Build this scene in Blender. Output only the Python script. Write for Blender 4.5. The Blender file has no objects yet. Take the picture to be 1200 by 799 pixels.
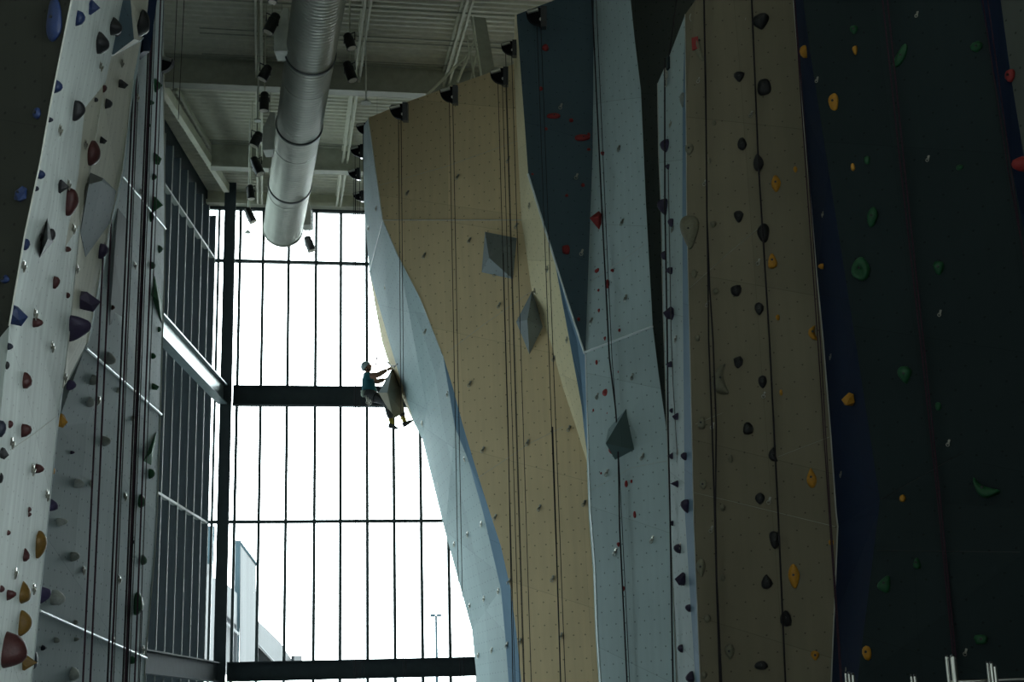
import bpy, bmesh, math, random
from mathutils import Vector, Matrix
from mathutils.bvhtree import BVHTree
random.seed(7)
SC = bpy.context.scene
COL = SC.collection
R = math.radians

# ------------------------------------------------------------------ camera, sky, windows' daylight, exposure
W_, H_, F_ = 1200.0, 799.0, 1667.0
CAM = Vector((0, 0, 1.6))
PITCH, ROLL = math.atan(1667 / 6300), -math.atan(187 / 6300)
fw = Vector((0, math.cos(PITCH), math.sin(PITCH)))
r0 = Vector((1, 0, 0)); u0 = r0.cross(fw)
rt = r0 * math.cos(ROLL) + u0 * math.sin(ROLL)
up = u0 * math.cos(ROLL) - r0 * math.sin(ROLL)
cd = bpy.data.cameras.new('camera'); cam = bpy.data.objects.new('camera', cd); COL.objects.link(cam)
cd.sensor_width = 36.0; cd.lens = F_ / W_ * 36.0; cd.clip_end = 600; cd.clip_start = .05
m = Matrix((rt, up, -fw)).transposed().to_4x4(); m.translation = CAM
cam.matrix_world = m
SC.camera = cam

SKY = 10.0
wd = bpy.data.worlds.new('overcast_sky'); SC.world = wd; wd.use_nodes = True
bg = wd.node_tree.nodes['Background']; bg.inputs[0].default_value = (0.92, 0.98, 1.0, 1); bg.inputs[1].default_value = SKY
try:
    wd.cycles.sampling_method = 'MANUAL'; wd.cycles.sample_map_resolution = 256
except Exception: pass
SC.view_settings.view_transform = 'Standard'
try: SC.view_settings.look = 'None'
except Exception: pass
SC.view_settings.gamma = 1; SC.view_settings.use_curve_mapping = False
SC.view_settings.exposure = 0.4
SC.cycles.use_denoising = True
SC.cycles.max_bounces = 8; SC.cycles.diffuse_bounces = 5; SC.cycles.transparent_max_bounces = 12
SC.cycles.caustics_reflective = False; SC.cycles.caustics_refractive = False

def portal(name, c, nrm, w, h):
    ld = bpy.data.lights.new(name, 'AREA'); ld.shape = 'RECTANGLE'; ld.size = w; ld.size_y = h
    ld.cycles.is_portal = True
    o = bpy.data.objects.new(name, ld); COL.objects.link(o)
    n = Vector(nrm).normalized(); z = -n; x = Vector((0, 0, 1)).cross(z).normalized(); y = z.cross(x)
    mm = Matrix((x, y, z)).transposed().to_4x4(); mm.translation = Vector(c); o.matrix_world = mm
    return o

def ray(px, py):
    return (fw + rt * ((px - W_ / 2) / F_) - up * ((py - H_ / 2) / F_)).normalized()
def P(px, py, Y):
    d = ray(px, py); return CAM + d * (Y / d.y)
def pl(px, py, Y, az, tilt=0):
    a, t = R(az), R(tilt)
    return (P(px, py, Y), Vector((math.sin(a) * math.cos(t), -math.cos(a) * math.cos(t), math.sin(t))))
def onp(px, py, plane):
    d = ray(px, py); p, n = plane; return CAM + d * ((p - CAM).dot(n) / d.dot(n))
def V(px, py, q):
    return P(px, py, q) if isinstance(q, (int, float)) else onp(px, py, q)
def lerp(a, b, t): return a + (b - a) * t

ROT = R(10)                       # the hall's own grid is turned against the camera
GX = Vector((math.cos(ROT), math.sin(ROT), 0)); GY = Vector((-math.sin(ROT), math.cos(ROT), 0)); GZ = Vector((0, 0, 1))

# ------------------------------------------------------------------ materials
MATS = {}
def nodes_of(name):
    mt = bpy.data.materials.new(name); mt.use_nodes = True
    return mt, mt.node_tree.nodes, mt.node_tree.links, mt.node_tree.nodes['Principled BSDF']
def mat(name, col, rough=.6, metal=0.0, var=.12, scale=6.0, emit=None, bump=0.0, stretch=None):
    if name in MATS: return MATS[name]
    mt, N, L, b = nodes_of(name)
    tc = N.new('ShaderNodeTexCoord'); mp = N.new('ShaderNodeMapping'); nz = N.new('ShaderNodeTexNoise')
    nz.inputs['Scale'].default_value = scale; nz.inputs['Detail'].default_value = 4
    if stretch: mp.inputs['Scale'].default_value = stretch
    L.new(tc.outputs['Object'], mp.inputs[0]); L.new(mp.outputs[0], nz.inputs['Vector'])
    rp = N.new('ShaderNodeMapRange'); rp.inputs[1].default_value = .3; rp.inputs[2].default_value = .7
    rp.inputs[3].default_value = 1 - var; rp.inputs[4].default_value = 1 + var
    L.new(nz.outputs[0], rp.inputs[0])
    mx = N.new('ShaderNodeVectorMath'); mx.operation = 'SCALE'; mx.inputs[0].default_value = col
    L.new(rp.outputs[0], mx.inputs['Scale']); L.new(mx.outputs[0], b.inputs['Base Color'])
    b.inputs['Roughness'].default_value = rough; b.inputs['Metallic'].default_value = metal
    if bump:
        bp = N.new('ShaderNodeBump'); bp.inputs['Strength'].default_value = bump; bp.inputs['Distance'].default_value = .02
        L.new(nz.outputs[0], bp.inputs['Height']); L.new(bp.outputs[0], b.inputs['Normal'])
    if emit:
        b.inputs['Emission Color'].default_value = (*col, 1); b.inputs['Emission Strength'].default_value = emit
    MATS[name] = mt; return mt

def panel_mat(name, col, grain=.12, blotch=.15, dots=True, rough=.75, r=.013, pitch=.2, tone=.07):
    """painted or bare birch plywood climbing panel: t-nut holes, sheet tones, grain (UV in metres)"""
    if name in MATS: return MATS[name]
    mt, N, L, b = nodes_of(name)
    def M(op, a, c=None, c2=None):
        n = N.new('ShaderNodeMath'); n.operation = op
        for i, v in enumerate((a, c, c2)):
            if v is None: continue
            if isinstance(v, (int, float)): n.inputs[i].default_value = v
            else: L.new(v, n.inputs[i])
        return n.outputs[0]
    uv = N.new('ShaderNodeUVMap'); sp = N.new('ShaderNodeSeparateXYZ'); L.new(uv.outputs[0], sp.inputs[0])
    u, v = sp.outputs[0], sp.outputs[1]
    # sheet tone
    su = M('FLOOR', M('DIVIDE', u, 1.22)); sv = M('FLOOR', M('DIVIDE', M('ADD', v, M('MULTIPLY', u, .35)), 2.2))
    cb = N.new('ShaderNodeCombineXYZ'); L.new(su, cb.inputs[0]); L.new(sv, cb.inputs[1])
    wn = N.new('ShaderNodeTexWhiteNoise'); wn.noise_dimensions = '2D'; L.new(cb.outputs[0], wn.inputs['Vector'])
    t1 = M('MULTIPLY_ADD', wn.outputs['Value'], tone * 2, 1 - tone)
    # grain (stretched along v) and broad blotches
    mp = N.new('ShaderNodeMapping'); mp.inputs['Scale'].default_value = (9, .5, 1); L.new(uv.outputs[0], mp.inputs[0])
    n1 = N.new('ShaderNodeTexNoise'); n1.inputs['Scale'].default_value = 1.0; n1.inputs['Detail'].default_value = 5; L.new(mp.outputs[0], n1.inputs['Vector'])
    n2 = N.new('ShaderNodeTexNoise'); n2.inputs['Scale'].default_value = .9; n2.inputs['Detail'].default_value = 4; L.new(uv.outputs[0], n2.inputs['Vector'])
    g = M('MULTIPLY_ADD', M('SUBTRACT', n1.outputs[0], .5), grain * 2.4, 1.0)
    bl = M('MULTIPLY_ADD', M('SUBTRACT', n2.outputs[0], .5), blotch * 2.2, 1.0)
    k = M('MULTIPLY', M('MULTIPLY', t1, g), bl)
    if dots:
        row = M('DIVIDE', v, pitch); ri = M('FLOOR', row); fv = M('SUBTRACT', M('FRACT', row), .5)
        sh = M('MULTIPLY', M('MODULO', M('ABSOLUTE', ri), 2), .5)
        fu = M('SUBTRACT', M('FRACT', M('ADD', M('DIVIDE', u, pitch * 1.15), sh)), .5)
        d = M('SQRT', M('ADD', M('POWER', fu, 2), M('POWER', fv, 2)))
        k = M('MULTIPLY', k, M('SUBTRACT', 1, M('MULTIPLY', M('LESS_THAN', d, r / pitch), .58)))
    # thin sheet seams
    se = M('LESS_THAN', M('MINIMUM', M('FRACT', M('DIVIDE', u, 1.22)), M('FRACT', M('DIVIDE', M('ADD', v, M('MULTIPLY', u, .35)), 2.2))), .003)
    k = M('MULTIPLY', k, M('SUBTRACT', 1, M('MULTIPLY', se, .35)))
    mx = N.new('ShaderNodeVectorMath'); mx.operation = 'SCALE'; mx.inputs[0].default_value = col; L.new(k, mx.inputs['Scale'])
    L.new(mx.outputs[0], b.inputs['Base Color']); b.inputs['Roughness'].default_value = rough
    b.inputs['Specular IOR Level'].default_value = .25
    MATS[name] = mt; return mt

def glass_mat(name, tint):
    mt = bpy.data.materials.new(name); mt.use_nodes = True; N = mt.node_tree.nodes; L = mt.node_tree.links
    N.clear(); o = N.new('ShaderNodeOutputMaterial'); t = N.new('ShaderNodeBsdfTransparent'); g = N.new('ShaderNodeBsdfGlossy')
    t.inputs[0].default_value = (*tint, 1); g.inputs['Roughness'].default_value = .02; g.inputs[0].default_value = (1, 1, 1, 1)
    f = N.new('ShaderNodeFresnel'); f.inputs[0].default_value = 1.35; mx = N.new('ShaderNodeMixShader')
    L.new(f.outputs[0], mx.inputs[0]); L.new(t.outputs[0], mx.inputs[1]); L.new(g.outputs[0], mx.inputs[2]); L.new(mx.outputs[0], o.inputs[0])
    return mt

GREY = (.50, .565, .565)
M_pale = panel_mat('pale_grey_paint', (.44, .53, .54), grain=.08, blotch=.12)
M_left = panel_mat('whitewashed_ply', (.60, .65, .62), grain=.25, blotch=.22, r=.009, pitch=.23)
M_leftt = panel_mat('whitewashed_tan_ply', (.50, .49, .40), grain=.2, blotch=.15, r=.009, pitch=.23)
M_mid = panel_mat('mid_grey_paint', (.34, .40, .41), grain=.1, blotch=.1)
M_gry = panel_mat('blue_grey_paint', (.27, .35, .36), grain=.06, blotch=.12)
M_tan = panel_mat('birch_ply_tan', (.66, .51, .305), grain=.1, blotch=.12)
M_tandk = panel_mat('birch_ply_aged', (.34, .275, .16), grain=.1, blotch=.15)
M_cream = panel_mat('birch_ply_cream', (.66, .57, .36), grain=.06, blotch=.06)
M_blue = panel_mat('slate_blue_paint', (.075, .115, .14), grain=.06, blotch=.1, r=.01)
M_steel = panel_mat('steel_blue_paint', (.17, .27, .37), grain=.05, blotch=.1, dots=False)
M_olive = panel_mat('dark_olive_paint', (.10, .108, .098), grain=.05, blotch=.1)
M_blk = panel_mat('charcoal_paint', (.032, .034, .026), grain=.08, blotch=.15)
M_ftan = panel_mat('shaded_birch_ply', (.225, .195, .135), grain=.08, blotch=.14, r=.009)  # the tower's tan ply darkened, this wall's shade put into the colour
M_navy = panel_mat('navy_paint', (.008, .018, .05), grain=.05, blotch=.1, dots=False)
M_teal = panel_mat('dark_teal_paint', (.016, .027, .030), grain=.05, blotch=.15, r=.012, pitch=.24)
M_volg = panel_mat('grey_volume_paint', (.24, .275, .29), grain=.04, blotch=.08, r=.012)
M_volt = panel_mat('teal_volume_shaded', (.10, .15, .15), grain=.04, blotch=.08, dots=False)
M_green_v = panel_mat('green_volume_paint', (.05, .16, .08), grain=.04, blotch=.08, dots=False)
M_trim = mat('white_aluminium_trim', (.8, .85, .86), .35, .3, .05)
M_edge = mat('raw_edge_strip', (.5, .5, .45), .6)
M_steelb = mat('painted_steel_dark', (.036, .047, .052), .8, 0, .1)
M_mull = mat('mullion_dark', (.05, .07, .075), .4, .3, .08)
M_mulle = mat('mullion_lit_edge', (.22, .24, .22), .6, .0, .05)  # paler than the fins: window light on the edges put into the colour
M_beamw = mat('cream_steel_paint', (.60, .60, .48), .55, 0, .08)
M_beamg = mat('grey_girder_paint', (.36, .37, .30), .55, 0, .1)
M_deck = mat('roof_deck_paint', (.62, .61, .50), .5, 0, .08, bump=0)
M_duct = mat('galvanised_duct', (.44, .45, .40), .42, .55, .1, scale=2)
M_gask = mat('duct_gasket', (.10, .11, .11), .6)
M_box = mat('painted_grille_box', (.68, .70, .64), .5)
M_black = mat('black_housing', (.005, .005, .006), .85, 0, .1); M_black.node_tree.nodes['Principled BSDF'].inputs['Specular IOR Level'].default_value = .15
M_blackm = mat('black_powdercoat', (.008, .009, .010), .35, 0, .1)
M_lens = mat('lamp_lens_glass', (.55, .5, .4), .25, 0, .15, scale=40)
M_silver = mat('brushed_silver', (.42, .41, .36), .3, .85, .15)
M_chrome = mat('chrome_tube', (.75, .74, .70), .12, 1, .03)
M_conc = mat('concrete_floor', (.36, .36, .34), .7, 0, .12, scale=1.5)
M_mat = mat('grey_rubber_floor', (.16, .17, .18), .9, 0, .12, scale=1.5)
M_wall = mat('plain_plaster', (.34, .35, .33), .8, 0, .05)
M_rope = mat('dark_rope', (.018, .014, .018), .9, 0, .3, scale=60)
M_ropep = mat('maroon_rope', (.045, .018, .032), .9, 0, .3, scale=60)
M_ropeg = mat('grey_rope', (.10, .10, .10), .9, 0, .3, scale=60)
M_bwhite = mat('pale_facade_render', (.105, .108, .11), .9, 0, .1, scale=.6, stretch=(3, 3, .3))
M_bblue = mat('slate_facade_cladding', (.020, .032, .038), .8, 0, .1)
M_bdark = mat('dark_window_glass', (.008, .010, .012), .4)
M_asph = mat('outdoor_pavement', (.06, .06, .058), .9, 0, .1)
M_skin = mat('skin', (.28, .15, .10), .55, 0, .08)
M_shirt = mat('teal_tshirt', (.012, .12, .15), .85, 0, .15, scale=12)
M_pants = mat('charcoal_trousers', (.035, .036, .038), .85, 0, .15, scale=12)
M_helm = mat('pale_blue_helmet', (.33, .42, .44), .35, 0, .05)
M_hair = mat('dark_hair', (.02, .014, .01), .7)
M_sock = mat('mustard_sock', (.35, .27, .03), .8)
for q_, v_ in ((M_bwhite, 0), (M_bblue, 0), (M_bdark, .1), (M_asph, 0), (M_steelb, .2)): q_.node_tree.nodes['Principled BSDF'].inputs['Specular IOR Level'].default_value = v_
M_glassA = glass_mat('clear_window_glass', (.93, .97, .97))
M_glassT = glass_mat('tinted_window_glass', (.46, .50, .50))
M_fin = mat('black_anodised_fin', (.018, .028, .034), .5, .1, .08)
HC = {'black': (.009, .009, .011), 'purple': (.030, .020, .055), 'dark red': (.060, .013, .012), 'red': (.32, .022, .022), 'yellow': (.52, .24, .018),  # dark red, ochre, blue: shade of the backlit side put into the colour
      'ochre': (.17, .09, .012), 'green': (.008, .085, .028), 'dull green': (.045, .11, .07), 'blue': (.007, .022, .085), 'navy': (.010, .014, .03),
      'grey': (.30, .32, .29), 'pale grey': (.50, .53, .50), 'beige': (.20, .19, .13), 'violet': (.07, .055, .14)}
def hold_mat(c): return mat('resin_' + c.replace(' ', '_'), HC[c], .55, 0, .12, scale=30, bump=.25)

# ------------------------------------------------------------------ object helpers
def new_obj(name, bm, material, parent=None, smooth=False, auto=None):
    me = bpy.data.meshes.new(name)
    bmesh.ops.recalc_face_normals(bm, faces=bm.faces) if auto is None else None
    bm.to_mesh(me); bm.free()
    for mm in (material if isinstance(material, (list, tuple)) else [material]): me.materials.append(mm)
    if smooth:
        for p in me.polygons: p.use_smooth = True
    o = bpy.data.objects.new(name, me); COL.objects.link(o)
    if parent is not None:
        o.parent = parent; o.matrix_parent_inverse = parent.matrix_basis.inverted()
    return o
def tag(o, label=None, cat=None, group=None, kind=None):
    if label: o['label'] = label
    if cat: o['category'] = cat
    if group: o['group'] = group
    if kind: o['kind'] = kind
    return o
def thing(name, label, cat, loc=(0, 0, 0), group=None):
    o = bpy.data.objects.new(name, None); COL.objects.link(o); o.location = loc; o.empty_display_size = .1
    return tag(o, label, cat, group)
def frame_box(bm, c, ax, ay, az, sx, sy, sz):
    """box centred on c with half sizes along three axes"""
    vs = [bm.verts.new(c + ax * (sx * i) + ay * (sy * j) + az * (sz * k)) for i in (-1, 1) for j in (-1, 1) for k in (-1, 1)]
    for f in ((0, 1, 3, 2), (4, 6, 7, 5), (0, 4, 5, 1), (2, 3, 7, 6), (0, 2, 6, 4), (1, 5, 7, 3)): bm.faces.new([vs[i] for i in f])
    return vs
def bar(bm, a, b, w, h, upv=GZ):
    """rectangular bar from a to b, w sideways, h along up"""
    a, b = Vector(a), Vector(b); d = (b - a); Ln = d.length; d.normalize()
    s = d.cross(upv)
    if s.length < 1e-4: s = d.cross(Vector((1, 0, 0)))
    s.normalize(); t = s.cross(d)
    frame_box(bm, (a + b) / 2, d, s, t, Ln / 2, w / 2, h / 2)
def tube(bm, pts, r, n=8, cap=True):
    pts = [Vector(p) for p in pts]; rings = []; ref = None
    for i, p in enumerate(pts):
        d = (pts[min(i + 1, len(pts) - 1)] - pts[max(i - 1, 0)]).normalized()
        if ref is None:
            ref = d.cross(Vector((0, 1, 0)));
            if ref.length < .1: ref = d.cross(Vector((1, 0, 0)))
        s = (ref - d * ref.dot(d)).normalized(); ref = s; t = d.cross(s)
        rr = r[i] if isinstance(r, (list, tuple)) else r
        rings.append([bm.verts.new(p + (s * math.cos(2 * math.pi * k / n) + t * math.sin(2 * math.pi * k / n)) * rr) for k in range(n)])
    for A, B in zip(rings, rings[1:]):
        for k in range(n): bm.faces.new((A[k], A[(k + 1) % n], B[(k + 1) % n], B[k]))
    if cap: bm.faces.new(rings[0][::-1]); bm.faces.new(rings[-1])
def B(): return bmesh.new()
def ibeam(bm, a, b, h, w, tf=.03, tw=.02):
    a, b = Vector(a), Vector(b)
    bar(bm, a + GZ * (h / 2 - tf / 2), b + GZ * (h / 2 - tf / 2), w, tf)
    bar(bm, a - GZ * (h / 2 - tf / 2), b - GZ * (h / 2 - tf / 2), w, tf)
    bar(bm, a, b, tw, h - 2 * tf)

FACETS = []          # (points, wall id) of every climbing face, for hanging things on it
def solid_panel(name, polys, material, parent, back, wid, label=None):
    """planar climbing faces as one slab with real thickness"""
    bm = B(); uvl = bm.loops.layers.uv.new('UVMap'); keyed = {}
    fs = []
    for poly in polys:
        vs = []
        for p in poly:
            k = tuple(round(c, 4) for c in p)
            if k not in keyed: keyed[k] = bm.verts.new(p)
            if keyed[k] not in vs: vs.append(keyed[k])
        f = bm.faces.new(vs); fs.append(f)
    bm.normal_update()
    for f in fs:
        if f.normal.dot(CAM - f.calc_center_median()) < 0: f.normal_flip()
    bm.normal_update()
    data = [(f, f.normal.copy()) for f in fs]
    back = Vector(back)
    # boundary edges get side faces, then the back
    bedges = [e for e in bm.edges if len(e.link_faces) == 1]
    vmap = {}
    for v in list(bm.verts): vmap[v] = bm.verts.new(v.co + back)
    for e in bedges:
        a, b_ = e.verts
        try: bm.faces.new((a, b_, vmap[b_], vmap[a]))
        except ValueError: pass
    for f in fs:
        try: bm.faces.new([vmap[v] for v in f.verts][::-1])
        except ValueError: pass
    bm.normal_update()
    for f in bm.faces:
        n = f.normal
        uu = GZ.cross(n)
        uu = uu.normalized() if uu.length > .05 else Vector((1, 0, 0))
        vv = n.cross(uu)
        for lp in f.loops: lp[uvl].uv = (lp.vert.co.dot(uu) + 50, lp.vert.co.dot(vv) + 50)
    for f, n in data:
        pts = [v.co.copy() for v in f.verts]
        FACETS.append((pts, wid))
    bmesh.ops.triangulate(bm, faces=fs)
    return tag(new_obj(name, bm, material, parent), label)

def trim(parent, pts, r=.012, name='edge_trim', material=None):
    bm = B(); tube(bm, pts, r, 6); return new_obj(name, bm, material or M_trim, parent)
def down(p): return Vector((p.x, p.y, 0.0))
def lift(p, z): return Vector((p.x, p.y, z))

# ================================================================== the hall
DECK = 16.3
XT = P(245, 500, 37.5).x                     # inner tips of the deep side mullions
cornerL = Vector((XT - .42, 38.0, 0))
GLX = cornerL.x
def backpt(s, z=0, off=0): return cornerL + GX * s + GY * off + GZ * z          # along the back glass wall
def back_z(px, py):                          # hit the back glass plane
    d = ray(px, py); t = (cornerL - CAM).dot(GY) / d.dot(GY); return CAM + d * t
RX, RY0, RY1 = 11.0, -7.0, 43.0
WZ0, WZ1 = 0.0, back_z(340, 245).z

bm = B(); frame_box(bm, Vector((1, 18, -.15)), Vector((1, 0, 0)), Vector((0, 1, 0)), GZ, 11.5, 26, .15)
tag(new_obj('floor', bm, M_mat), 'grey rubber floor of the climbing hall', kind='structure')
# corrugated roof deck
bm = B(); per = .21; s0, s1 = -14, 16; y = -12.0; prev = None
org = cornerL.copy()
while y < 4.6 + 0:
    y += 0
    break
t = -46.0; prof = []
while t < .4:
    prof += [(t, DECK + .06), (t + .045, DECK), (t + .12, DECK), (t + .165, DECK + .06)]; t += per
lastpair = None
for (tt, z) in prof:
    a = bm.verts.new(cornerL + GX * -8 + GY * tt + GZ * z); b_ = bm.verts.new(cornerL + GX * 26 + GY * tt + GZ * z)
    if lastpair: bm.faces.new((lastpair[0], lastpair[1], b_, a))
    lastpair = (a, b_)
ext = bmesh.ops.extrude_face_region(bm, geom=bm.faces[:])
bmesh.ops.translate(bm, verts=[v for v in ext['geom'] if isinstance(v, bmesh.types.BMVert)], vec=(0, 0, .1))
tag(new_obj('ceiling', bm, M_deck), kind='structure')

# side, rear and right walls (right wall has an unseen window added for fill light)
def wall_box(name, c, hs, rz=0, material=M_wall):
    bm = B(); q = Matrix.Rotation(rz, 3, 'Z'); frame_box(bm, Vector(c), q @ Vector((1, 0, 0)), q @ Vector((0, 1, 0)), GZ, *hs)
    return tag(new_obj(name, bm, material), kind='structure')
LGY0 = 23.0                                 # glass starts here on the left
wall_box('wall_left', (GLX - .15, (RY0 + LGY0) / 2, DECK / 2), (.15, (LGY0 - RY0) / 2, DECK / 2))
wall_box('wall_rear', (1, RY0 - .15, DECK / 2), (11, .15, DECK / 2))
WR0, WR1, WRZ = -6.0, 9.5, 10.0
bm = B(); X1, Y1 = Vector((1, 0, 0)), Vector((0, 1, 0))
frame_box(bm, Vector((RX + .15, (RY0 + WR0) / 2, DECK / 2)), X1, Y1, GZ, .15, (WR0 - RY0) / 2, DECK / 2)
frame_box(bm, Vector((RX + .15, (WR1 + RY1) / 2, DECK / 2)), X1, Y1, GZ, .15, (RY1 - WR1) / 2, DECK / 2)
frame_box(bm, Vector((RX + .15, (WR0 + WR1) / 2, (WRZ + DECK) / 2)), X1, Y1, GZ, .15, (WR1 - WR0) / 2, (DECK - WRZ) / 2)
frame_box(bm, Vector((RX + .15, (WR0 + WR1) / 2, .4)), X1, Y1, GZ, .15, (WR1 - WR0) / 2, .4)
tag(new_obj('wall_right', bm, M_wall), kind='structure')
bm = B()
for i in range(6):
    yy = lerp(WR0, WR1, i / 5); bar(bm, (RX + .1, yy, .8), (RX + .1, yy, WRZ), .08, .1, X1)
for zz in (.84, 3.5, WRZ - .04): bar(bm, (RX + .1, WR0, zz), (RX + .1, WR1, zz), .1, .08)
w = tag(new_obj('window_added', bm, M_mull), kind='structure')
bm = B(); frame_box(bm, Vector((RX + .1, (WR0 + WR1) / 2, (WRZ + .8) / 2)), X1, Y1, GZ, .004, (WR1 - WR0) / 2, (WRZ - .8) / 2)
new_obj('glass_pane', bm, M_glassA, w)
portal('portal_right', (RX + .4, (WR0 + WR1) / 2, (WRZ + .8) / 2), (-1, 0, 0), WR1 - WR0, WRZ - .8)

# ---- back glass wall
SB = 8.9                                     # glazed length along the back
bm = B()
s_end = 20.0
frame_box(bm, backpt((SB + s_end) / 2, DECK / 2, .1), GX, GY, GZ, (s_end - SB) / 2, .15, DECK / 2)
tag(new_obj('wall_back', bm, M_wall), kind='structure')
win = bpy.data.objects.new('window_1', None); COL.objects.link(win); win.location = backpt(SB / 2, 0)
tag(win, 'tall curtain wall of clear glass with thin dark mullions', kind='structure')
mull_px = [277, 305, 336, 369, 399, 430, 461, 492, 523, 553, 583]
bm = B()
for px in mull_px:
    q = back_z(px, 500)
    bar(bm, lift(q, 0), lift(q, WZ1), .082, .14, GY)
q = back_z(251, 500); bar(bm, lift(q, 0), lift(q, WZ1), .07, .14, GY)
q = back_z(277, 500)
new_obj('mullion', bm, M_mull, win)
bm = B()
def hz(px, py): return back_z(px, py).z
for z in (hz(350, 308), hz(400, 611), WZ1 - .05):
    bar(bm, backpt(0, z, -.03), backpt(SB, z, -.03), .12, .085)
for z in (1.2,): bar(bm, backpt(0, z), backpt(SB, z), .12, .07)
new_obj('transom', bm, M_mull, win)
bm = B(); frame_box(bm, backpt(SB / 2, WZ1 / 2, .05), GX, GY, GZ, SB / 2, .006, WZ1 / 2)
new_obj('glass_pane', bm, M_glassA, win)
portal('portal_back', backpt(SB / 2, WZ1 / 2, .4), -GY, SB, WZ1)
# header above the glass
bm = B(); zt = DECK + .1
frame_box(bm, backpt(SB / 2, (WZ1 + zt) / 2, 0), GX, GY, GZ, SB / 2, .12, (zt - WZ1) / 2)
for z, tk in ((WZ1 + .06, .1), (WZ1 + .52, .06)):
    frame_box(bm, backpt(SB / 2, z, -.2), GX, GY, GZ, SB / 2, .12, tk / 2)
tag(new_obj('trim_1', bm, M_beamw), 'cream steel header above the tall window', kind='structure')

# ---- left glass wall, deep dark mullions
win2 = bpy.data.objects.new('window_2', None); COL.objects.link(win2); win2.location = (GLX, 30, 0)
tag(win2, 'side curtain wall with deep dark mullions edged in painted-on light', kind='structure')
def leftz(px, py): d = ray(px, py); t = (XT - CAM.x) / d.x; return (CAM + d * t).z
ztop = leftz(215, 190)
mp_px = [249.5, 241.5, 233, 224, 214.5, 205, 195.5, 185.5]
mys = []
for px in mp_px:
    d = ray(px, 400); mys.append(XT / d.x * d.y)
st = mys[-2] - mys[-1]
while mys[-1] > LGY0 + 1: mys.append(mys[-1] - abs(mys[-2] - mys[-1]))
bm = B(); be = B()
for yv in mys:
    frame_box(bm, Vector((GLX + .20, yv, ztop / 2)), X1, Y1, GZ, .20, .035, ztop / 2)
    frame_box(be, Vector((GLX + .41, yv, ztop / 2)), X1, Y1, GZ, .010, .024, ztop / 2)
new_obj('mullion', bm, M_fin, win2); tag(new_obj('mullion_cap', be, M_mulle, win2), 'inner edge of the mullions, coloured as if lit')
bm = B()
for z in (leftz(225, 262), leftz(215, 595)):
    frame_box(bm, Vector((GLX + .36, (LGY0 + 37.6) / 2, z)), X1, Y1, GZ, .06, (37.6 - LGY0) / 2, .03)
new_obj('transom', bm, M_mulle, win2)
YS, ZS = 30.6, 7.0
bm = B(); frame_box(bm, Vector((GLX, (YS + 38) / 2, ztop / 2)), X1, Y1, GZ, .006, (38 - YS) / 2 - .02, ztop / 2)
frame_box(bm, Vector((GLX, (LGY0 + YS) / 2, ZS / 2)), X1, Y1, GZ, .006, (YS - LGY0) / 2 - .02, ZS / 2)
new_obj('glass_pane', bm, M_glassT, win2)
portal('portal_left', (GLX - .3, (YS + 38) / 2, ztop / 2), (1, 0, 0), 38 - YS, ztop); portal('portal_left_low', (GLX - .3, (LGY0 + YS) / 2, ZS / 2), (1, 0, 0), YS - LGY0, ZS)
wall_box('wall_left_added', (GLX - .2, (LGY0 + YS) / 2, (ZS + DECK) / 2), (.15, (YS - LGY0) / 2, (DECK - ZS) / 2))  # unseen wall added so that side light enters only low down
bm = B(); frame_box(bm, Vector((GLX, (LGY0 + 38) / 2, (ztop + DECK) / 2)), X1, Y1, GZ, .12, (38 - LGY0) / 2, (DECK - ztop) / 2)
tag(new_obj('trim_2', bm, M_steelb), kind='structure')
# cream eave member running above the left glass
e1 = P(271, 229, 37.0); d_ = ray(190, 101); e0 = CAM + d_ * ((e1.z - CAM.z) / d_.z); ed = (e1 - e0).normalized()
bm = B(); bar(bm, e0 - ed * 5, e1, .14, .24)
tag(new_obj('eave_beam', bm, M_beamw), 'long cream roof-edge beam above the dark side glazing', 'beam')

# ---- corner column and the floor-beams
colc = backpt(0, 0, -1.2); q0 = P(263.8, 500, 36.6); colc = Vector((q0.x, q0.y, 0))
bm = B(); CT_ = P(268, 216, q0.y).z / 2
frame_box(bm, colc + GZ * CT_, GX, GY, GZ, .12, .02, CT_)
for s in (-1, 1): frame_box(bm, colc + GY * (.13 * s) + GZ * CT_, GX, GY, GZ, .15, .015, CT_)
for s in (-1, 1): frame_box(bm, colc + GX * (.142 * s) + GZ * CT_, GX, GY, GZ, .009, .116, CT_)
tag(new_obj('steel_column', bm, M_steelb), 'dark steel column in the corner between the two glass walls', 'column')
def col_z(py): return P(263, py, q0.y).z
def girder(name, label, z0, z1, a, b, mtl=M_steelb):
    bm = B(); ibeam(bm, Vector(a) + GZ * ((z0 + z1) / 2), Vector(b) + GZ * ((z0 + z1) / 2), z1 - z0, .24, .035, .03)
    return tag(new_obj(name, bm, mtl), label, 'beam', 'steel wind girders across the glazing')
mz1, mz0 = col_z(452), col_z(475)
bz1, bz0 = col_z(776), col_z(799)
girder('steel_girder', 'dark steel girder across the tall window at the climber\'s height', mz0, mz1, colc + GX * .18, colc + GX * 8.1)
girder('steel_girder', 'dark steel girder along the foot of the tall window', bz0, bz1, colc + GX * .18, colc + GX * 8.1)
girder('steel_girder', 'steel girder with lit-coloured web along the dark side glazing at mid height', mz0, mz1, (colc.x - .05, LGY0 + .5, 0), (colc.x - .05, colc.y - .16, 0), mat('steel_lit_web', (.22, .28, .29), .35, .2, .1))  # paler than the other girders: light on the web put into its colour
girder('steel_girder', 'steel girder along the foot of the dark side glazing', bz0, bz1, (colc.x - .05, LGY0 + .5, 0), (colc.x - .05, colc.y - .16, 0))

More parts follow.
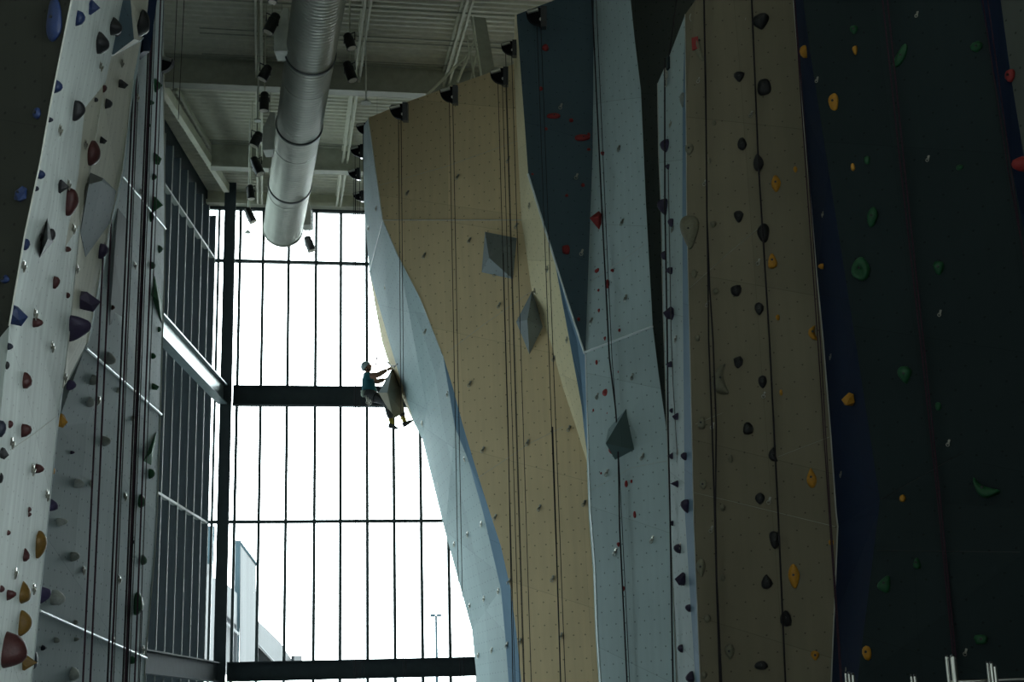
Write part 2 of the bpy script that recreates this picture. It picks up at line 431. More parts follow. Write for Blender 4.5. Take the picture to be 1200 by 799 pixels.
# ---- roof beams
def roof_girder(py_bot, label):
    # deep girder across the hall whose underside meets pixel (300, py_bot)
    zb = DECK - .72
    d = ray(300, py_bot); t = (zb - CAM.z) / d.z; c = CAM + d * t
    s = (c - cornerL).dot(GY)
    bm = B(); a = cornerL + GX * (.95 - .17 * -s) + GY * s; b_ = cornerL + GX * 18 + GY * s
    ibeam(bm, a + GZ * (DECK - .37), b_ + GZ * (DECK - .37), .70, .3, .04, .05)
    tag(new_obj('roof_girder', bm, M_beamg), label, 'beam', 'deep roof girders')
    return s
sg1 = roof_girder(104, 'deep grey roof girder behind the spotlights, the nearer of two')
sg2 = roof_girder(199, 'deep grey roof girder just before the tall window, the farther of two')
def roof_uv(px, py, z):
    d = ray(px, py); t = (z - CAM.z) / d.z; return CAM + d * t
# open-web joists, each two chord angles with zigzag web
def joist(px, py, label, s_from=-16, s_to=-.3, z=DECK - .06, depth=.38):
    c = roof_uv(px, py, z - depth); k = (c - cornerL).dot(GX)
    t = thing('roof_joist', label, 'roof joist', cornerL + GX * k + GY * ((s_from + s_to) / 2) + GZ * (z - depth), 'open-web roof joists')
    def pt(s, zz, o=0): return cornerL + GX * (k + o) + GY * s + GZ * zz
    bm = B()
    for o in (-.06, .06): bar(bm, pt(s_from, z - .03, o), pt(s_to, z - .03, o), .05, .05)
    new_obj('top_chord', bm, M_beamw, t)
    bm = B()
    for o in (-.06, .06): bar(bm, pt(s_from, z - depth, o), pt(s_to, z - depth, o), .05, .05)
    new_obj('bottom_chord', bm, M_beamw, t)
    bm = B(); s = s_from; f = True
    while s + .5 < s_to:
        tube(bm, [pt(s, z - .05 if f else z - depth), pt(s + .5, z - depth if f else z - .05)], .014, 6); s += .5; f = not f
    new_obj('web', bm, M_beamw, t)
for px, py, lb in ((303, 40, 'roof joist just left of the round duct'), (423, 60, 'roof joist just right of the round duct'),
                   (537, 50, 'roof joist above the tan tower, right of all others')):
    joist(px, py, 'cream open-web ' + lb)
# thin bridging rods under the deck
for i, (px, py) in enumerate(((300, 42), (300, 66), (300, 166), (480, 12), (470, 45))):
    c = roof_uv(px, py, DECK - .12); s = (c - cornerL).dot(GY)
    bm = B(); tube(bm, [cornerL + GX * .3 + GY * s + GZ * (DECK - .12), cornerL + GX * 12 + GY * s + GZ * (DECK - .12)], .018, 6)
    lb = ['second from the camera side, crossing behind the highest spotlight', 'resting just before the nearer deep girder', 'resting just before the farther deep girder',
          'highest in view right of the round duct', 'crossing above the tan tower'][i]
    tag(new_obj('bridging_rod', bm, M_beamg), 'thin roof bridging rod ' + lb, 'rod', 'thin rods bridging the roof deck')
ea, eb = roof_uv(207, 104, DECK - .1), roof_uv(246, 171, DECK - .1)
bm = B(); bar(bm, ea, eb, .06, .12); tag(new_obj('roof_angle', bm, M_beamw), 'short cream angle under the deck beside the long roof-edge beam', 'beam')
# raking brace plate and struts at the upper middle
bt = thing('roof_brace', 'raking steel brace of one wide plate and thin struts above the tan tower', 'brace', P(560, 80, 27))
bm = B()
def quad_slab(bm, pts, back):
    a = [bm.verts.new(p) for p in pts]; b_ = [bm.verts.new(p + Vector(back)) for p in pts]; n = len(pts)
    bm.faces.new(a); bm.faces.new(b_[::-1])
    for i in range(n): bm.faces.new((a[i], a[(i + 1) % n], b_[(i + 1) % n], b_[i]))
quad_slab(bm, [P(555, 19, 27.2), P(569, 21, 27.2), P(583, 100, 26.6), P(567, 100, 26.6)], (0, .15, 0)); new_obj('plate', bm, M_beamg, bt)
for (x0, y0, x1, y1, r) in ((552, 19, 564, 78, .022), (547, 42, 556, 80, .018), (556, 48, 536, 84, .03), (559, 60, 552, 82, .02), (547, 65, 500, 100, .03), (561, 62, 566, 80, .02)):
    bm = B(); tube(bm, [P(x0, y0, 27.4), P(x1, y1 + 12, 27.3)], r, 8); new_obj('strut', bm, M_beamw, bt)

# ---- round spiral duct
da, db = P(331.5, 268, 33.5), P(375, -8, 23.5)
ax = (db - da).normalized(); dbx = da + ax * 15.0; RD = .475
duct = thing('spiral_duct', 'large round galvanised spiral air duct hanging under the roof', 'duct', da)
sd = ax.cross(GZ).normalized(); sv_ = sd.cross(ax)
bm = B(); rings = []; n = 56; s = 0.0; k = 0
while s < 15.0:
    rr = RD + (.012 if k % 4 in (1, 2) else -.004)
    rings.append([bm.verts.new(da + ax * s + (sd * math.cos(2 * math.pi * j / n) + sv_ * math.sin(2 * math.pi * j / n)) * rr) for j in range(n)])
    s += .026; k += 1
for A_, B_ in zip(rings, rings[1:]):
    for j in range(n): bm.faces.new((A_[j], A_[(j + 1) % n], B_[(j + 1) % n], B_[j]))
inner = [bm.verts.new(v.co + (da - v.co).project(sd) * .04 + (da - v.co).project(sv_) * .04) for v in rings[0]]
deep = [bm.verts.new(v.co + ax * 5) for v in inner]
for j in range(n):
    bm.faces.new((rings[0][(j + 1) % n], rings[0][j], inner[j], inner[(j + 1) % n])); bm.faces.new((inner[(j + 1) % n], inner[j], deep[j], deep[(j + 1) % n]))
bm.faces.new(deep)
new_obj('duct_shell', bm, M_duct, duct, smooth=True, auto=False)
def ring_at(s, w, e, mtl, name):
    bm = B(); rs = []
    for (so, ro) in ((0, .0), (.0, e), (w, e), (w, .0)):
        rs.append([bm.verts.new(da + ax * (s + so) + (sd * math.cos(2 * math.pi * j / n) + sv_ * math.sin(2 * math.pi * j / n)) * (RD + ro)) for j in range(n)])
    for A_, B_ in zip(rs, rs[1:]):
        for j in range(n): bm.faces.new((A_[j], A_[(j + 1) % n], B_[(j + 1) % n], B_[j]))
    new_obj(name, bm, mtl, duct)
def s_of(py, px): # axis distance whose bottom edge shows at pixel row py
    best = None
    for i in range(0, 1500):
        p = da + ax * (i * .01) - GZ * RD - CAM; yy = H_ / 2 - F_ * p.dot(up) / p.dot(fw)
        if yy < py: return i * .01
    return 14
for py in (239, 171, 89): ring_at(s_of(py, 0), .05, .035, M_gask, 'joint_ring')
ring_at(0, .05, .03, M_duct, 'end_rim')
for sw in (258, 205, 130, 106, 42): ring_at(s_of(sw - 12, 0), .012, .012, M_duct, 'seam_ring')
for (x0, y0, x1, y1, side) in ((323, 33, 341, 66, -1), (309.5, 152, 324.5, 180, -1), (354.5, 246, 366, 267, 1)):
    yq = P((x0 + x1) / 2, y1, 27).y
    # depth on the duct axis where its row matches
    bestY = min((abs((H_ / 2 - F_ * ((da + ax * i * .05 - CAM).dot(up)) / ((da + ax * i * .05 - CAM).dot(fw))) - (y0 + y1) / 2 - 8), (da + ax * i * .05).y) for i in range(300))[1]
    a = P(x0, y1, bestY); b_ = P(x1, y0, bestY); c = (a + b_) / 2; wx = abs(b_.x - a.x) / 2; hz_ = abs(b_.z - a.z) / 2
    bm = B(); frame_box(bm, c, X1, Y1, GZ, wx, .22, hz_)
    top = [bm.verts.new(c + Vector((i * wx * .9, j * .2, hz_ + 0.0))) for i, j in ((-1, -1), (1, -1), (1, 1), (-1, 1))]
    tp2 = [bm.verts.new(c + Vector((i * wx * .35 + wx * .5 * (1 if side < 0 else -1), j * .2, hz_ + .34))) for i, j in ((-1, -1), (1, -1), (1, 1), (-1, 1))]
    for i in range(4): bm.faces.new((top[i], top[(i + 1) % 4], tp2[(i + 1) % 4], tp2[i]))
    bm.faces.new(tp2)
    bmesh.ops.bevel(bm, geom=bm.edges[:], offset=.008, segments=1, affect='EDGES')
    o = new_obj('air_outlet', bm, M_box, duct); tag(o, 'pale grey box outlet on the duct side')
    bm = B()
    for i in range(5): frame_box(bm, c + Vector((side * (wx + .004), 0, -hz_ + hz_ * 2 * (i + .5) / 5)), X1, Y1, GZ, .008, .18, .012)
    new_obj('grille', bm, M_gask, o)
for s in (2.2, 6.4, 10.6):
    c = da + ax * s; bm = B()
    bm.free()
    for q in (-1, 1):
        bm = B(); tube(bm, [c + sd * (q * RD * .98), Vector(((c + sd * (q * RD * .98)).x, (c + sd * (q * RD * .98)).y, DECK))], .006, 6)
        new_obj('hanger_wire', bm, M_silver, duct)

# ================================================================== climbing walls
def wall_thing(label, px, Y): return thing('climbing_wall', label, 'climbing wall', down(P(px, 700, Y)))

# --- A: left side
wa0 = wall_thing('near-black overhanging climbing wall in the upper left corner of the view', 30, 11)
pA0 = pl(40, 250, 11, -28, -4)
a0 = [V(x, y, pA0) for x, y in ((-110, -95), (101, -95), (84, 0), (71, 65), (59, 125), (47.5, 190), (30, 272), (11, 382), (0, 362), (-110, 200))]
solid_panel('panel_face', [a0], M_blk, wa0, (-.35, .6, 0), 'A0')
trim(wa0, [p + Vector((-.0, -.004, 0)) for p in a0[1:8]], .008, 'edge_strip', M_edge)
pA00 = 12.5
a00 = [V(x, y, pA00) for x, y in ((-110, 180), (0, 362), (11, 382), (9, 410), (5, 440), (1, 482), (-4, 530), (-110, 560))]
solid_panel('lower_face', [a00], M_pale, wa0, (-.5, .6, 0), 'A00', 'pale blue-grey lower facet')

wa1 = wall_thing('brightly lit whitewashed climbing wall at the left edge, leaning out, dotted with dark holds', 40, 13.5)
L0 = lambda x, y: V(x, y, 12.0 + max(0, (x - 10)) * .012)
seam = {0: (144, 0), 65: (130.5, 66), 97: (123.5, 97), 132: (117.6, 132), 195: (106, 196), 260: (94, 262), 400: (80, 400), 450: (73.5, 455), 500: (67.6, 500), 600: (57, 600), 799: (37, 799)}
SY = 15.2
S = {k: V(x, y, SY) for k, (x, y) in seam.items()}
Stop = V(156, -95, SY)
e_top = V(101, -95, 12.6)
LY = 12.4
left_edge = [(84, 0), (71, 65), (59, 125), (47.5, 190), (30, 272), (11, 382), (9, 410), (5, 440), (1, 482)]
LE = [V(x, y, LY) for x, y in left_edge]
bot_l = V(-34, 799, LY); mid_l = V(-4, 530, LY)
c97 = S[97]; c190 = LE[3]
f1 = [[e_top, Stop, S[0], S[65], S[97], LE[3], LE[2], LE[1], LE[0]]]
f2 = [[LE[3], S[97], V(100, 118, 14.6), V(92, 205, 14.8), V(76, 290, 14.4), V(38, 355, 13.3), LE[5], LE[4]]]
f2b = [[S[97], S[132], S[195], S[260], V(76, 290, 14.4), V(92, 205, 14.8), V(100, 118, 14.6)]]
f3 = [[LE[5], V(38, 355, 13.3), V(76, 290, 14.4), S[260], S[400], S[450], V(68, 486, 15.2), V(10, 528, 12.75), mid_l, LE[8], LE[7], LE[6]]]
f4 = [[mid_l, V(10, 528, 12.75), V(68, 486, 15.2), S[500], S[600], S[799], down(S[799]), down(bot_l), bot_l]]
solid_panel('panel_face', f1 + f2 + f3 + f4, M_left, wa1, (-.6, .4, 0), 'A1')
solid_panel('panel_face', f2b, M_leftt, wa1, (-.6, .4, 0), 'A1', 'narrow tan facet')
trim(wa1, [S[k] + Vector((.004, -.01, 0)) for k in (97, 132, 195, 260, 400, 450)], .008, 'seam_strip', M_edge)
trim(wa1, [S[k] + Vector((.004, -.01, 0)) for k in (450, 500, 600, 799)], .007, 'edge_strip', M_trim)

wa2 = wall_thing('tan and grey climbing wall facet left of the hanging ropes, carrying the grey volume', 110, 16)
A2Y = 16.8
E2 = [V(x, y, A2Y) for x, y in ((165, 48), (156, 93), (143, 200), (130, 257), (119, 310), (103, 400), (80, 445))]
solid_panel('panel_face', [[S[65], E2[0], E2[1], E2[2], E2[3], E2[4], E2[5], E2[6], S[450], S[400], S[260], S[195], S[132], S[97]]], M_leftt, wa2, (-.6, .5, 0), 'A2')
solid_panel('corner_face', [[E2[0], V(167, 45, 17.1), V(160, 93, 17.1), V(146.5, 200, 17.1), V(133, 257, 17.1), V(106, 396, 17.1), E2[5], E2[4], E2[3], E2[2], E2[1]]], M_gry, wa2, (-.6, .5, 0), 'A2', 'blue-grey corner strip')
solid_panel('upper_face', [[S[0], V(153, 0, SY + .2), V(157, 46, SY + .4), S[65]]], M_blue, wa2, (-.6, .5, 0), 'A2', 'slate blue upper facet')
solid_panel('upper_face', [[V(153, 0, SY + .2), V(174, 0, A2Y), V(171, 30, A2Y), E2[0], S[65], V(157, 46, SY + .4)], [Stop, V(186, -95, A2Y), V(174, 0, A2Y), V(153, 0, SY + .2), S[0]]], M_leftt, wa2, (-.6, .5, 0), 'A2')
trim(wa2, [S[65] + Vector((.01, -.02, 0)), E2[0] + Vector((.01, -.02, 0)), V(178, 32, 18)], .009)
trim(wa2, [p + Vector((.01, -.01, 0)) for p in E2[1:]], .007)

wa3 = wall_thing('shaded grey climbing wall behind the bundle of hanging ropes on the left', 110, 19)
A3R = [V(x, y, 22) for x, y in ((196, -95), (192, 0), (191, 60), (191, 100), (192.5, 200), (193, 269), (192.5, 325), (190, 400), (187.5, 486), (184, 600), (180.6, 655), (170, 771), (169, 799))]
A3L = [V(x, y, 17.2) for x, y in ((172, -95), (168, 0), (164, 50), (158, 93), (140, 205), (128, 257), (115, 320), (99, 409), (66, 500), (53, 600), (45, 716), (33, 799))]
f_up = [[A3L[0], A3R[0], A3R[1], A3R[2], A3R[3], A3R[4], A3R[5], A3L[4], A3L[3], A3L[2], A3L[1]]]
f_md = [[A3L[4], A3R[5], A3R[6], A3R[7], A3R[8], A3L[7], A3L[6], A3L[5]]]
f_lo = [[A3L[7], A3R[8], A3R[9], A3R[10], A3R[11], A3L[10], A3L[9], A3L[8]]]
f_bt = [[A3L[10], A3R[11], A3R[12], down(A3R[12]), down(A3L[11]), A3L[11]]]
solid_panel('panel_face', f_up + f_md + f_lo + f_bt, M_mid, wa3, (-.7, .9, 0), 'A3')
off = Vector((.03, -.03, 0))
trim(wa3, [A3L[7] + off, A3R[8] + off], .018); trim(wa3, [A3L[10] + off, A3R[11] + off], .018); trim(wa3, [A3L[4] + off, A3R[5] + off], .008)
trim(wa3, [p + Vector((.004, -.004, 0)) for p in A3R[1:]], .012, 'edge_strip', M_edge)
solid_panel('upper_face', [[V(167, -95, 17), V(190, -95, 17.2), V(184, 0, 17.2), V(176, 60, 17.2), V(168, 60, 17), V(168, 0, 17)]], M_navy, wa3, (-.4, .5, 0), 'A3', 'navy upper facet')

# --- C: centre tower
wc = wall_thing('tall tan and grey climbing tower beside the window, the one the climber hangs on', 560, 26)
CT = pl(530, 258, 26, -32, -2)
CU = pl(530, 258, 26, -32, 3)
c_top = [V(x, y, CU) for x, y in ((432, 138), (478, 119), (540, 97), (602, 75))]
tL = V(449, 258, CT); tR = V(611, 258, CT)
chain = [(449, 258), (467, 300), (493, 350), (519, 416), (531, 455), (543, 500), (555, 540), (570, 588), (587, 640), (598, 688), (605, 740), (611, 799)]
CH = [V(x, y, CT) for x, y in chain]
tan_r = [V(x, y, CT) for x, y in ((611, 258), (616, 290), (623, 341), (645, 400), (660, 455), (675, 500), (689.6, 547), (692, 600), (697, 662), (700, 740), (704, 799))]
solid_panel('panel_face', [c_top[:1] + c_top[1:] + [tR, tL]], M_tan, wc, (.2, 1.0, 0), 'C')
solid_panel('panel_face', [CH + [down(CH[-1])] + [down(tan_r[-1])] + tan_r[::-1]], M_tan, wc, (.2, 1.0, 0), 'C')
# grey side
sil = [(425, 150, 30), (427, 245, 30), (433, 320, 30.3), (456, 400, 30.4), (468, 440, 30.4), (485, 495, 30.2), (495, 515, 30), (521.5, 623, 29.4), (553, 738, 28.8), (559, 799, 28.6)]
SL = [V(*s) for s in sil]
g1 = [V(432, 138, CU), CH[0], SL[2], SL[1], SL[0]]
lowm = [(524, 430, 26.2), (533, 500, 26.2), (549, 540, 26.1), (566, 600, 26.1), (587, 690, 26.0), (592, 745, 26.0), (596, 799, 26.0)]
LM = [V(*s) for s in lowm]
g2 = [CH[0], CH[1], CH[2], CH[3], V(500, 480, 28.6), SL[5], SL[4], SL[3], SL[2]]
g3 = [CH[3], LM[1], LM[2], LM[3], LM[4], SL[8], SL[7], SL[6], SL[5], V(500, 480, 28.6)]
g4 = [LM[4], LM[5], LM[6], down(LM[6]), down(SL[9]), SL[9], SL[8]]
solid_panel('side_face', [g1, g2, g3, g4], M_gry, wc, (.35, .9, 0), 'CG', 'pale blue-grey side facets')
solid_panel('edge_face', [[CH[3], CH[4], CH[5], CH[6], CH[7], CH[8], CH[9], CH[10], CH[11], down(CH[11]), down(LM[6]), LM[6], LM[5], LM[4], LM[3], LM[2], LM[1]]], M_steel, wc, (.2, .9, 0), 'CG', 'steel blue edge facet')
solid_panel('edge_face', [[SL[2], SL[3], SL[4], SL[5], V(478, 480, 31), V(461, 442, 31.1), V(448, 402, 31.1), V(440, 360, 30.8)]], M_cream, wc, (.4, .9, 0), 'CG', 'cream edge facet')
trim(wc, [V(432, 138, CU) + Vector((-.01, -.01, 0)), CH[0] + Vector((-.01, -.01, 0))], .010)
trim(wc, [p + Vector((-.01, -.01, 0)) for p in (SL[2], CH[0], CH[1], CH[2], CH[3])], .007)
trim(wc, [tL + Vector((0, -.01, 0)), tR + Vector((0, -.01, 0))], .008, 'seam_strip', M_edge)
# cream facet toward the blue wall
BY = pl(650, 200, 23, -20, -3)
rgt = [(605.5, 18), (606, 27), (615, 147), (619, 204), (634, 255), (652, 310), (670, 386), (678, 440), (684, 500), (689.6, 547)]
RG = [V(x, y, 23.5) for x, y in rgt]
solid_panel('side_face', [[V(603.4, 18, CU), RG[0], RG[1], RG[2], RG[3], RG[4], RG[5], RG[6], RG[7], RG[8], tan_r[6], tan_r[5], tan_r[4], tan_r[3], tan_r[2], tan_r[1], tR, c_top[3]]], M_cream, wc, (.25, .8, 0), 'C', 'cream side facet')

# --- B: slate blue wall above the pale grey wall
wb = wall_thing('slate blue and pale grey climbing wall right of the tan tower, dotted with red holds', 720, 22)
bl_l = [V(x, y, 22.7) for x, y in ((606, 27), (615, 147), (619, 204), (637, 262), (655, 320), (673, 377), (685.5, 415))]
bl_t = V(605.6, 17, 22.7); 
P_l = [V(x, y, 22.7) for x, y in ((700, -95), (696, 0), (694.5, 180), (690, 300), (686, 413))]
solid_panel('upper_face', [[bl_t, V(650, 0, 22.7), V(660, -95, 22.9), P_l[0], P_l[1], P_l[2], P_l[3], P_l[4]] + bl_l[::-1]], M_blue, wb, (.1, .5, 0), 'B', 'slate blue upper facet')
solid_panel('edge_face', [[bl_l[2], bl_l[3], bl_l[4], bl_l[5], bl_l[6], V(687.5, 430, 22.7), V(690, 547, 22.9), V(684, 500, 23.4), V(678, 440, 23.4), V(670, 386, 23.4), V(652, 310, 23.4), V(634, 255, 23.4)]], M_steel, wb, (.1, .4, 0), 'B', 'steel blue edge facet')
pr = [(733, -95), (739, 0), (743.6, 45), (751, 105), (757, 240), (765, 383)]
PR = [V(x, y, 21.2) for x, y in pr]
solid_panel('panel_face', [[P_l[0], PR[0], PR[1], PR[2], PR[3], PR[4], PR[5], P_l[4], P_l[3], P_l[2], P_l[1]]], M_pale, wb, (0, .6, 0), 'B', 'pale grey facet')
P_b = [V(x, y, 22.7) for x, y in ((686, 413), (690, 545), (692, 600), (697, 662), (700, 740), (704, 799))]
PRb = [V(x, y, 21.2) for x, y in ((765, 383), (772, 440), (782, 510), (784.5, 600), (788, 690), (792, 799))]
solid_panel('panel_face', [P_b[::-1][:5] + [P_b[0]] + PRb + [down(PRb[-1]), down(P_b[-1])]], M_pale, wb, (0, .6, 0), 'B', 'pale grey facet')
trim(wb, [p + Vector((-.005, -.015, 0)) for p in bl_l[2:]], .016)
trim(wb, [P_l[4] + Vector((-.01, -.02, 0)), PR[5] + Vector((-.01, -.02, 0))], .022)
trim(wb, [p + Vector((0, -.006, 0)) for p in P_b], .012, 'edge_strip', M_trim)
# --- D: dark recess
wdk = wall_thing('dark olive climbing wall deep in the gap behind the purple holds', 765, 24)
solid_panel('panel_face', [[V(720, -95, 24), V(850, -95, 22.5), V(850, 300, 22.5), V(820, 799, 22.8), down(V(820, 799, 22.8)), down(V(770, 799, 24)), V(770, 799, 24), V(730, 300, 24)]], M_olive, wdk, (0, .4, 0), 'D')
# --- E: narrow bright wall with purple holds
we = wall_thing('narrow bright whitish climbing wall with purple holds, seen edge-on', 795, 18)
EL = [V(x, y, 18.8) for x, y in ((770.7, 97.6), (772, 180), (775, 250), (777, 360), (782, 500), (785, 600), (794, 799))]
EM = [V(x, y, 17.9) for x, y in ((803, 17), (800, 120), (799.5, 250), (800, 330), (802.5, 600), (815, 799))]
ER = [V(x, y, 17.5) for x, y in ((803, 17), (804, 120), (805, 250), (807, 330), (812, 540), (813.5, 610), (821, 799))]
solid_panel('panel_face', [[EL[0], V(783, 69, 18.4), EM[0], EM[1], EM[2], EM[3], EM[4], EM[5], down(EM[5]), down(EL[6])] + EL[::-1][:6]], M_pale, we, (.3, .8, 0), 'E')
solid_panel('edge_face', [EM + [down(EM[5]), down(ER[6])] + ER[::-1][:6]], M_steel, we, (.3, .8, 0), 'E', 'steel blue edge facet')
trim(we, [p + Vector((-.004, -.006, 0)) for p in ER], .006, 'edge_strip', M_edge)
trim(we, [p + Vector((-.004, -.006, 0)) for p in EL], .006, 'edge_strip', M_edge)
# --- F: dim tan wall
wf = wall_thing('broad dim tan climbing wall with black and yellow holds', 900, 16.5)
PF = pl(805, 400, 17.5, -26, 0)
fl = [(818, -95), (815, 0), (803, 17), (804, 120), (805, 250), (807, 330), (812, 540), (813.5, 610), (821, 799)]
fr = [(926, -95), (930, 0), (940, 120), (950.7, 240), (957.7, 325), (965, 400), (974, 512), (980, 600), (982, 617), (977.6, 724), (974.5, 799)]
FLv = [V(x, y, PF) for x, y in fl]; FR = [V(x, y, PF) for x, y in fr]
FLv[2:] = ER   # shared corner
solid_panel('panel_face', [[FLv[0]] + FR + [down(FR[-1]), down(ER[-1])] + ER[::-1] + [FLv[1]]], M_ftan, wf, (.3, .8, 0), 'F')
trim(wf, [p + Vector((-.004, -.01, 0)) for p in FR[1:]], .009, 'edge_strip', M_edge)
# --- G navy, H teal, strip, I
wg = wall_thing('narrow navy climbing wall between the dim tan wall and the dark teal wall', 990, 15.5)
GR = [V(x, y, 15.5) for x, y in ((934, -95), (941, 0), (950, 65), (971, 200), (1002.6, 400), (1031, 585), (1029.6, 600), (1004.7, 799))]
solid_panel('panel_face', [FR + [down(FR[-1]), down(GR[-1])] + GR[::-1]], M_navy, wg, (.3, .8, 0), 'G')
wh = wall_thing('broad near-black teal climbing wall on the right with green holds', 1100, 14.5)
HY = 14.2
HR = [V(x, y, HY) for x, y in ((1130, -95), (1149, 0), (1168, 100), (1186.5, 200), (1205, 300), (1225, 400), (1262, 600), (1300, 799))]
seamH = V(1245, 510, HY)
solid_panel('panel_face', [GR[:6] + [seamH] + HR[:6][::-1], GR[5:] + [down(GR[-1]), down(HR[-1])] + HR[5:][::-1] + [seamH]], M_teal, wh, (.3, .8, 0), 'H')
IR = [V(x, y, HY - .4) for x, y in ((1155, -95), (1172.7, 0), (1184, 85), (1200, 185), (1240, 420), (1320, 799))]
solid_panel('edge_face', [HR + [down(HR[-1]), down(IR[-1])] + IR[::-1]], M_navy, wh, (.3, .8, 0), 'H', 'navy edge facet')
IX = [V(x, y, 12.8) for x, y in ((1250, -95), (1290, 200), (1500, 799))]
solid_panel('side_face', [IR + [down(IR[-1]), down(IX[2])] + IX[::-1]], M_olive, wh, (.5, .8, 0), 'H', 'unseen dark olive slab added as shade')
# unseen slab added past the frame to shade the right side
near = IX[2]
solid_panel('side_face', [[IX[0], IX[1], IX[2], down(IX[2]), Vector((5.6, 6.2, 0)), Vector((5.6, 6.2, 10))]], M_olive, wh, (.6, 0, 0), 'H', 'unseen dark olive slab added as shade')
# ================================================================== hanging things on the walls
BV = {}
def hit(px, py, wids):
    wids = (wids,) if isinstance(wids, str) else tuple(wids)
    if wids not in BV:
        vs, fs, nn = [], [], []
        for pts, w in FACETS:
            if w in wids:
                b0 = len(vs); vs += pts
                # fan through ear clipping
                from mathutils.geometry import tessellate_polygon
                for t in tessellate_polygon([pts]): fs.append(tuple(b0 + i for i in t))
        BV[wids] = BVHTree.FromPolygons(vs, fs)
    d = ray(px, py); r = BV[wids].ray_cast(CAM, d)
    if r[0] is None:
        best = None
        for k in range(1, 14):
            for a in range(0, 360, 30):
                d2 = ray(px + k * 1.5 * math.cos(R(a)), py + k * 1.5 * math.sin(R(a))); q = BV[wids].ray_cast(CAM, d2)
                if q[0] is not None: best = q; break
            if best: break
        if best is None: print('MISS', px, py, wids); return None
        r = best; loc = CAM + d * ((r[0] - CAM).dot(r[1]) / d.dot(r[1])) if abs(d.dot(r[1])) > .2 else r[0]
    else: loc = r[0]
    n = r[1].normalized()
    if n.dot(CAM - loc) < 0: n = -n
    return loc, n
WCAST = {'A0': ('A0', 'A00'), 'A1': ('A1',), 'A2': ('A2',), 'A3': ('A3',), 'BB': ('B', 'C'), 'BP': ('B',), 'E': ('E',), 'F': ('F',), 'G': ('G',), 'H': ('H',), 'C': ('C',), 'CG': ('CG',)}
WPHR = {'A0': 'on the near-black upper left wall', 'A1': 'on the bright whitewashed left wall', 'A2': 'on the tan facet left of the ropes', 'A3': 'on the shaded grey rope wall',
        'BB': 'on the slate blue facet', 'BP': 'on the pale grey facet beside the recess', 'E': 'on the narrow whitish wall', 'F': 'on the dim tan wall', 'G': 'on the narrow navy wall',
        'H': 'on the dark teal right wall', 'C': 'on the tan centre tower', 'CG': "on the tower's blue-grey side"}
SHW = {'r': 'rounded', 'd': 'teardrop', 'u': 'upturned teardrop', 'w': 'wedge-shaped', 'b': 'long bean-shaped', 'h': 'horn-shaped', 's': 'spiky', 'j': 'hollowed jug'}
ORD = ['', 'second', 'third', 'fourth', 'fifth', 'sixth', 'seventh', 'eighth', 'ninth', 'tenth', 'eleventh', 'twelfth', 'thirteenth', 'fourteenth', 'fifteenth', 'sixteenth', 'seventeenth']
def rank_words(i, n):
    if n == 1: return ''
    if i == 0: return ', topmost of its kind'
    if i == n - 1: return ', lowest of its kind'
    if i <= n - 1 - i: return ', %s from the top' % ORD[i]
    return ', %s from the bottom' % ORD[n - 1 - i]

def hold_bm(shape, a, b, d, rnd, smoothsub=2):
    bm = B(); bmesh.ops.create_icosphere(bm, subdivisions=1 if shape in 'ws' else smoothsub, radius=1.0)
    ph = [rnd.uniform(0, 6.28) for _ in range(4)]
    for v in bm.verts:
        x, y, z = v.co
        nz = 1 + .08 * math.sin(3 * x + ph[0]) + .07 * math.sin(4 * y + ph[1]) + .05 * math.sin(5 * z + ph[2])
        if shape == 'd': x *= (1.0 + .42 * y) * .95; z *= 1 + .25 * y           # narrow end down
        elif shape == 'u': x *= (1.0 - .42 * y) * .95; z *= 1 - .25 * y         # narrow end up
        elif shape == 'b': x = math.copysign(abs(x) ** .75, x); y = math.copysign(abs(y) ** .8, y); z *= 1 - .15 * math.sin(3 * y)
        elif shape == 'h': x = .62 * x * (1 - .35 * y) + .85 * (y * y - .4); z *= .8 + .35 * (1 - y) * .5
        elif shape == 'w': z = z * (1.0 - .55 * y) if z > 0 else z; x *= 1 + .2 * y
        elif shape == 's': x *= 1 - .8 * abs(y) ** .7; z = z * (1.3 - 1.0 * abs(y)); 
        elif shape == 'j':
            rr = x * x + (y + .15) ** 2
            if z > .2: z -= .95 * math.exp(-rr * 6)
        if z < -.05: z = -.05
        v.co = Vector((x * a * nz, y * b * nz, z * d))
    return bm
H_COUNT = []
def frame_on(n, rot):
    v = (GZ - n * GZ.dot(n))
    if v.length < .05: v = up - n * up.dot(n)
    v.normalize(); u = v.cross(n).normalized()
    c, s_ = math.cos(R(rot)), math.sin(R(rot))
    return u * c + v * s_, v * c - u * s_
def place_matrix(loc, u, v, n):
    m = Matrix((u, v, n)).transposed().to_4x4(); m.translation = loc; return m
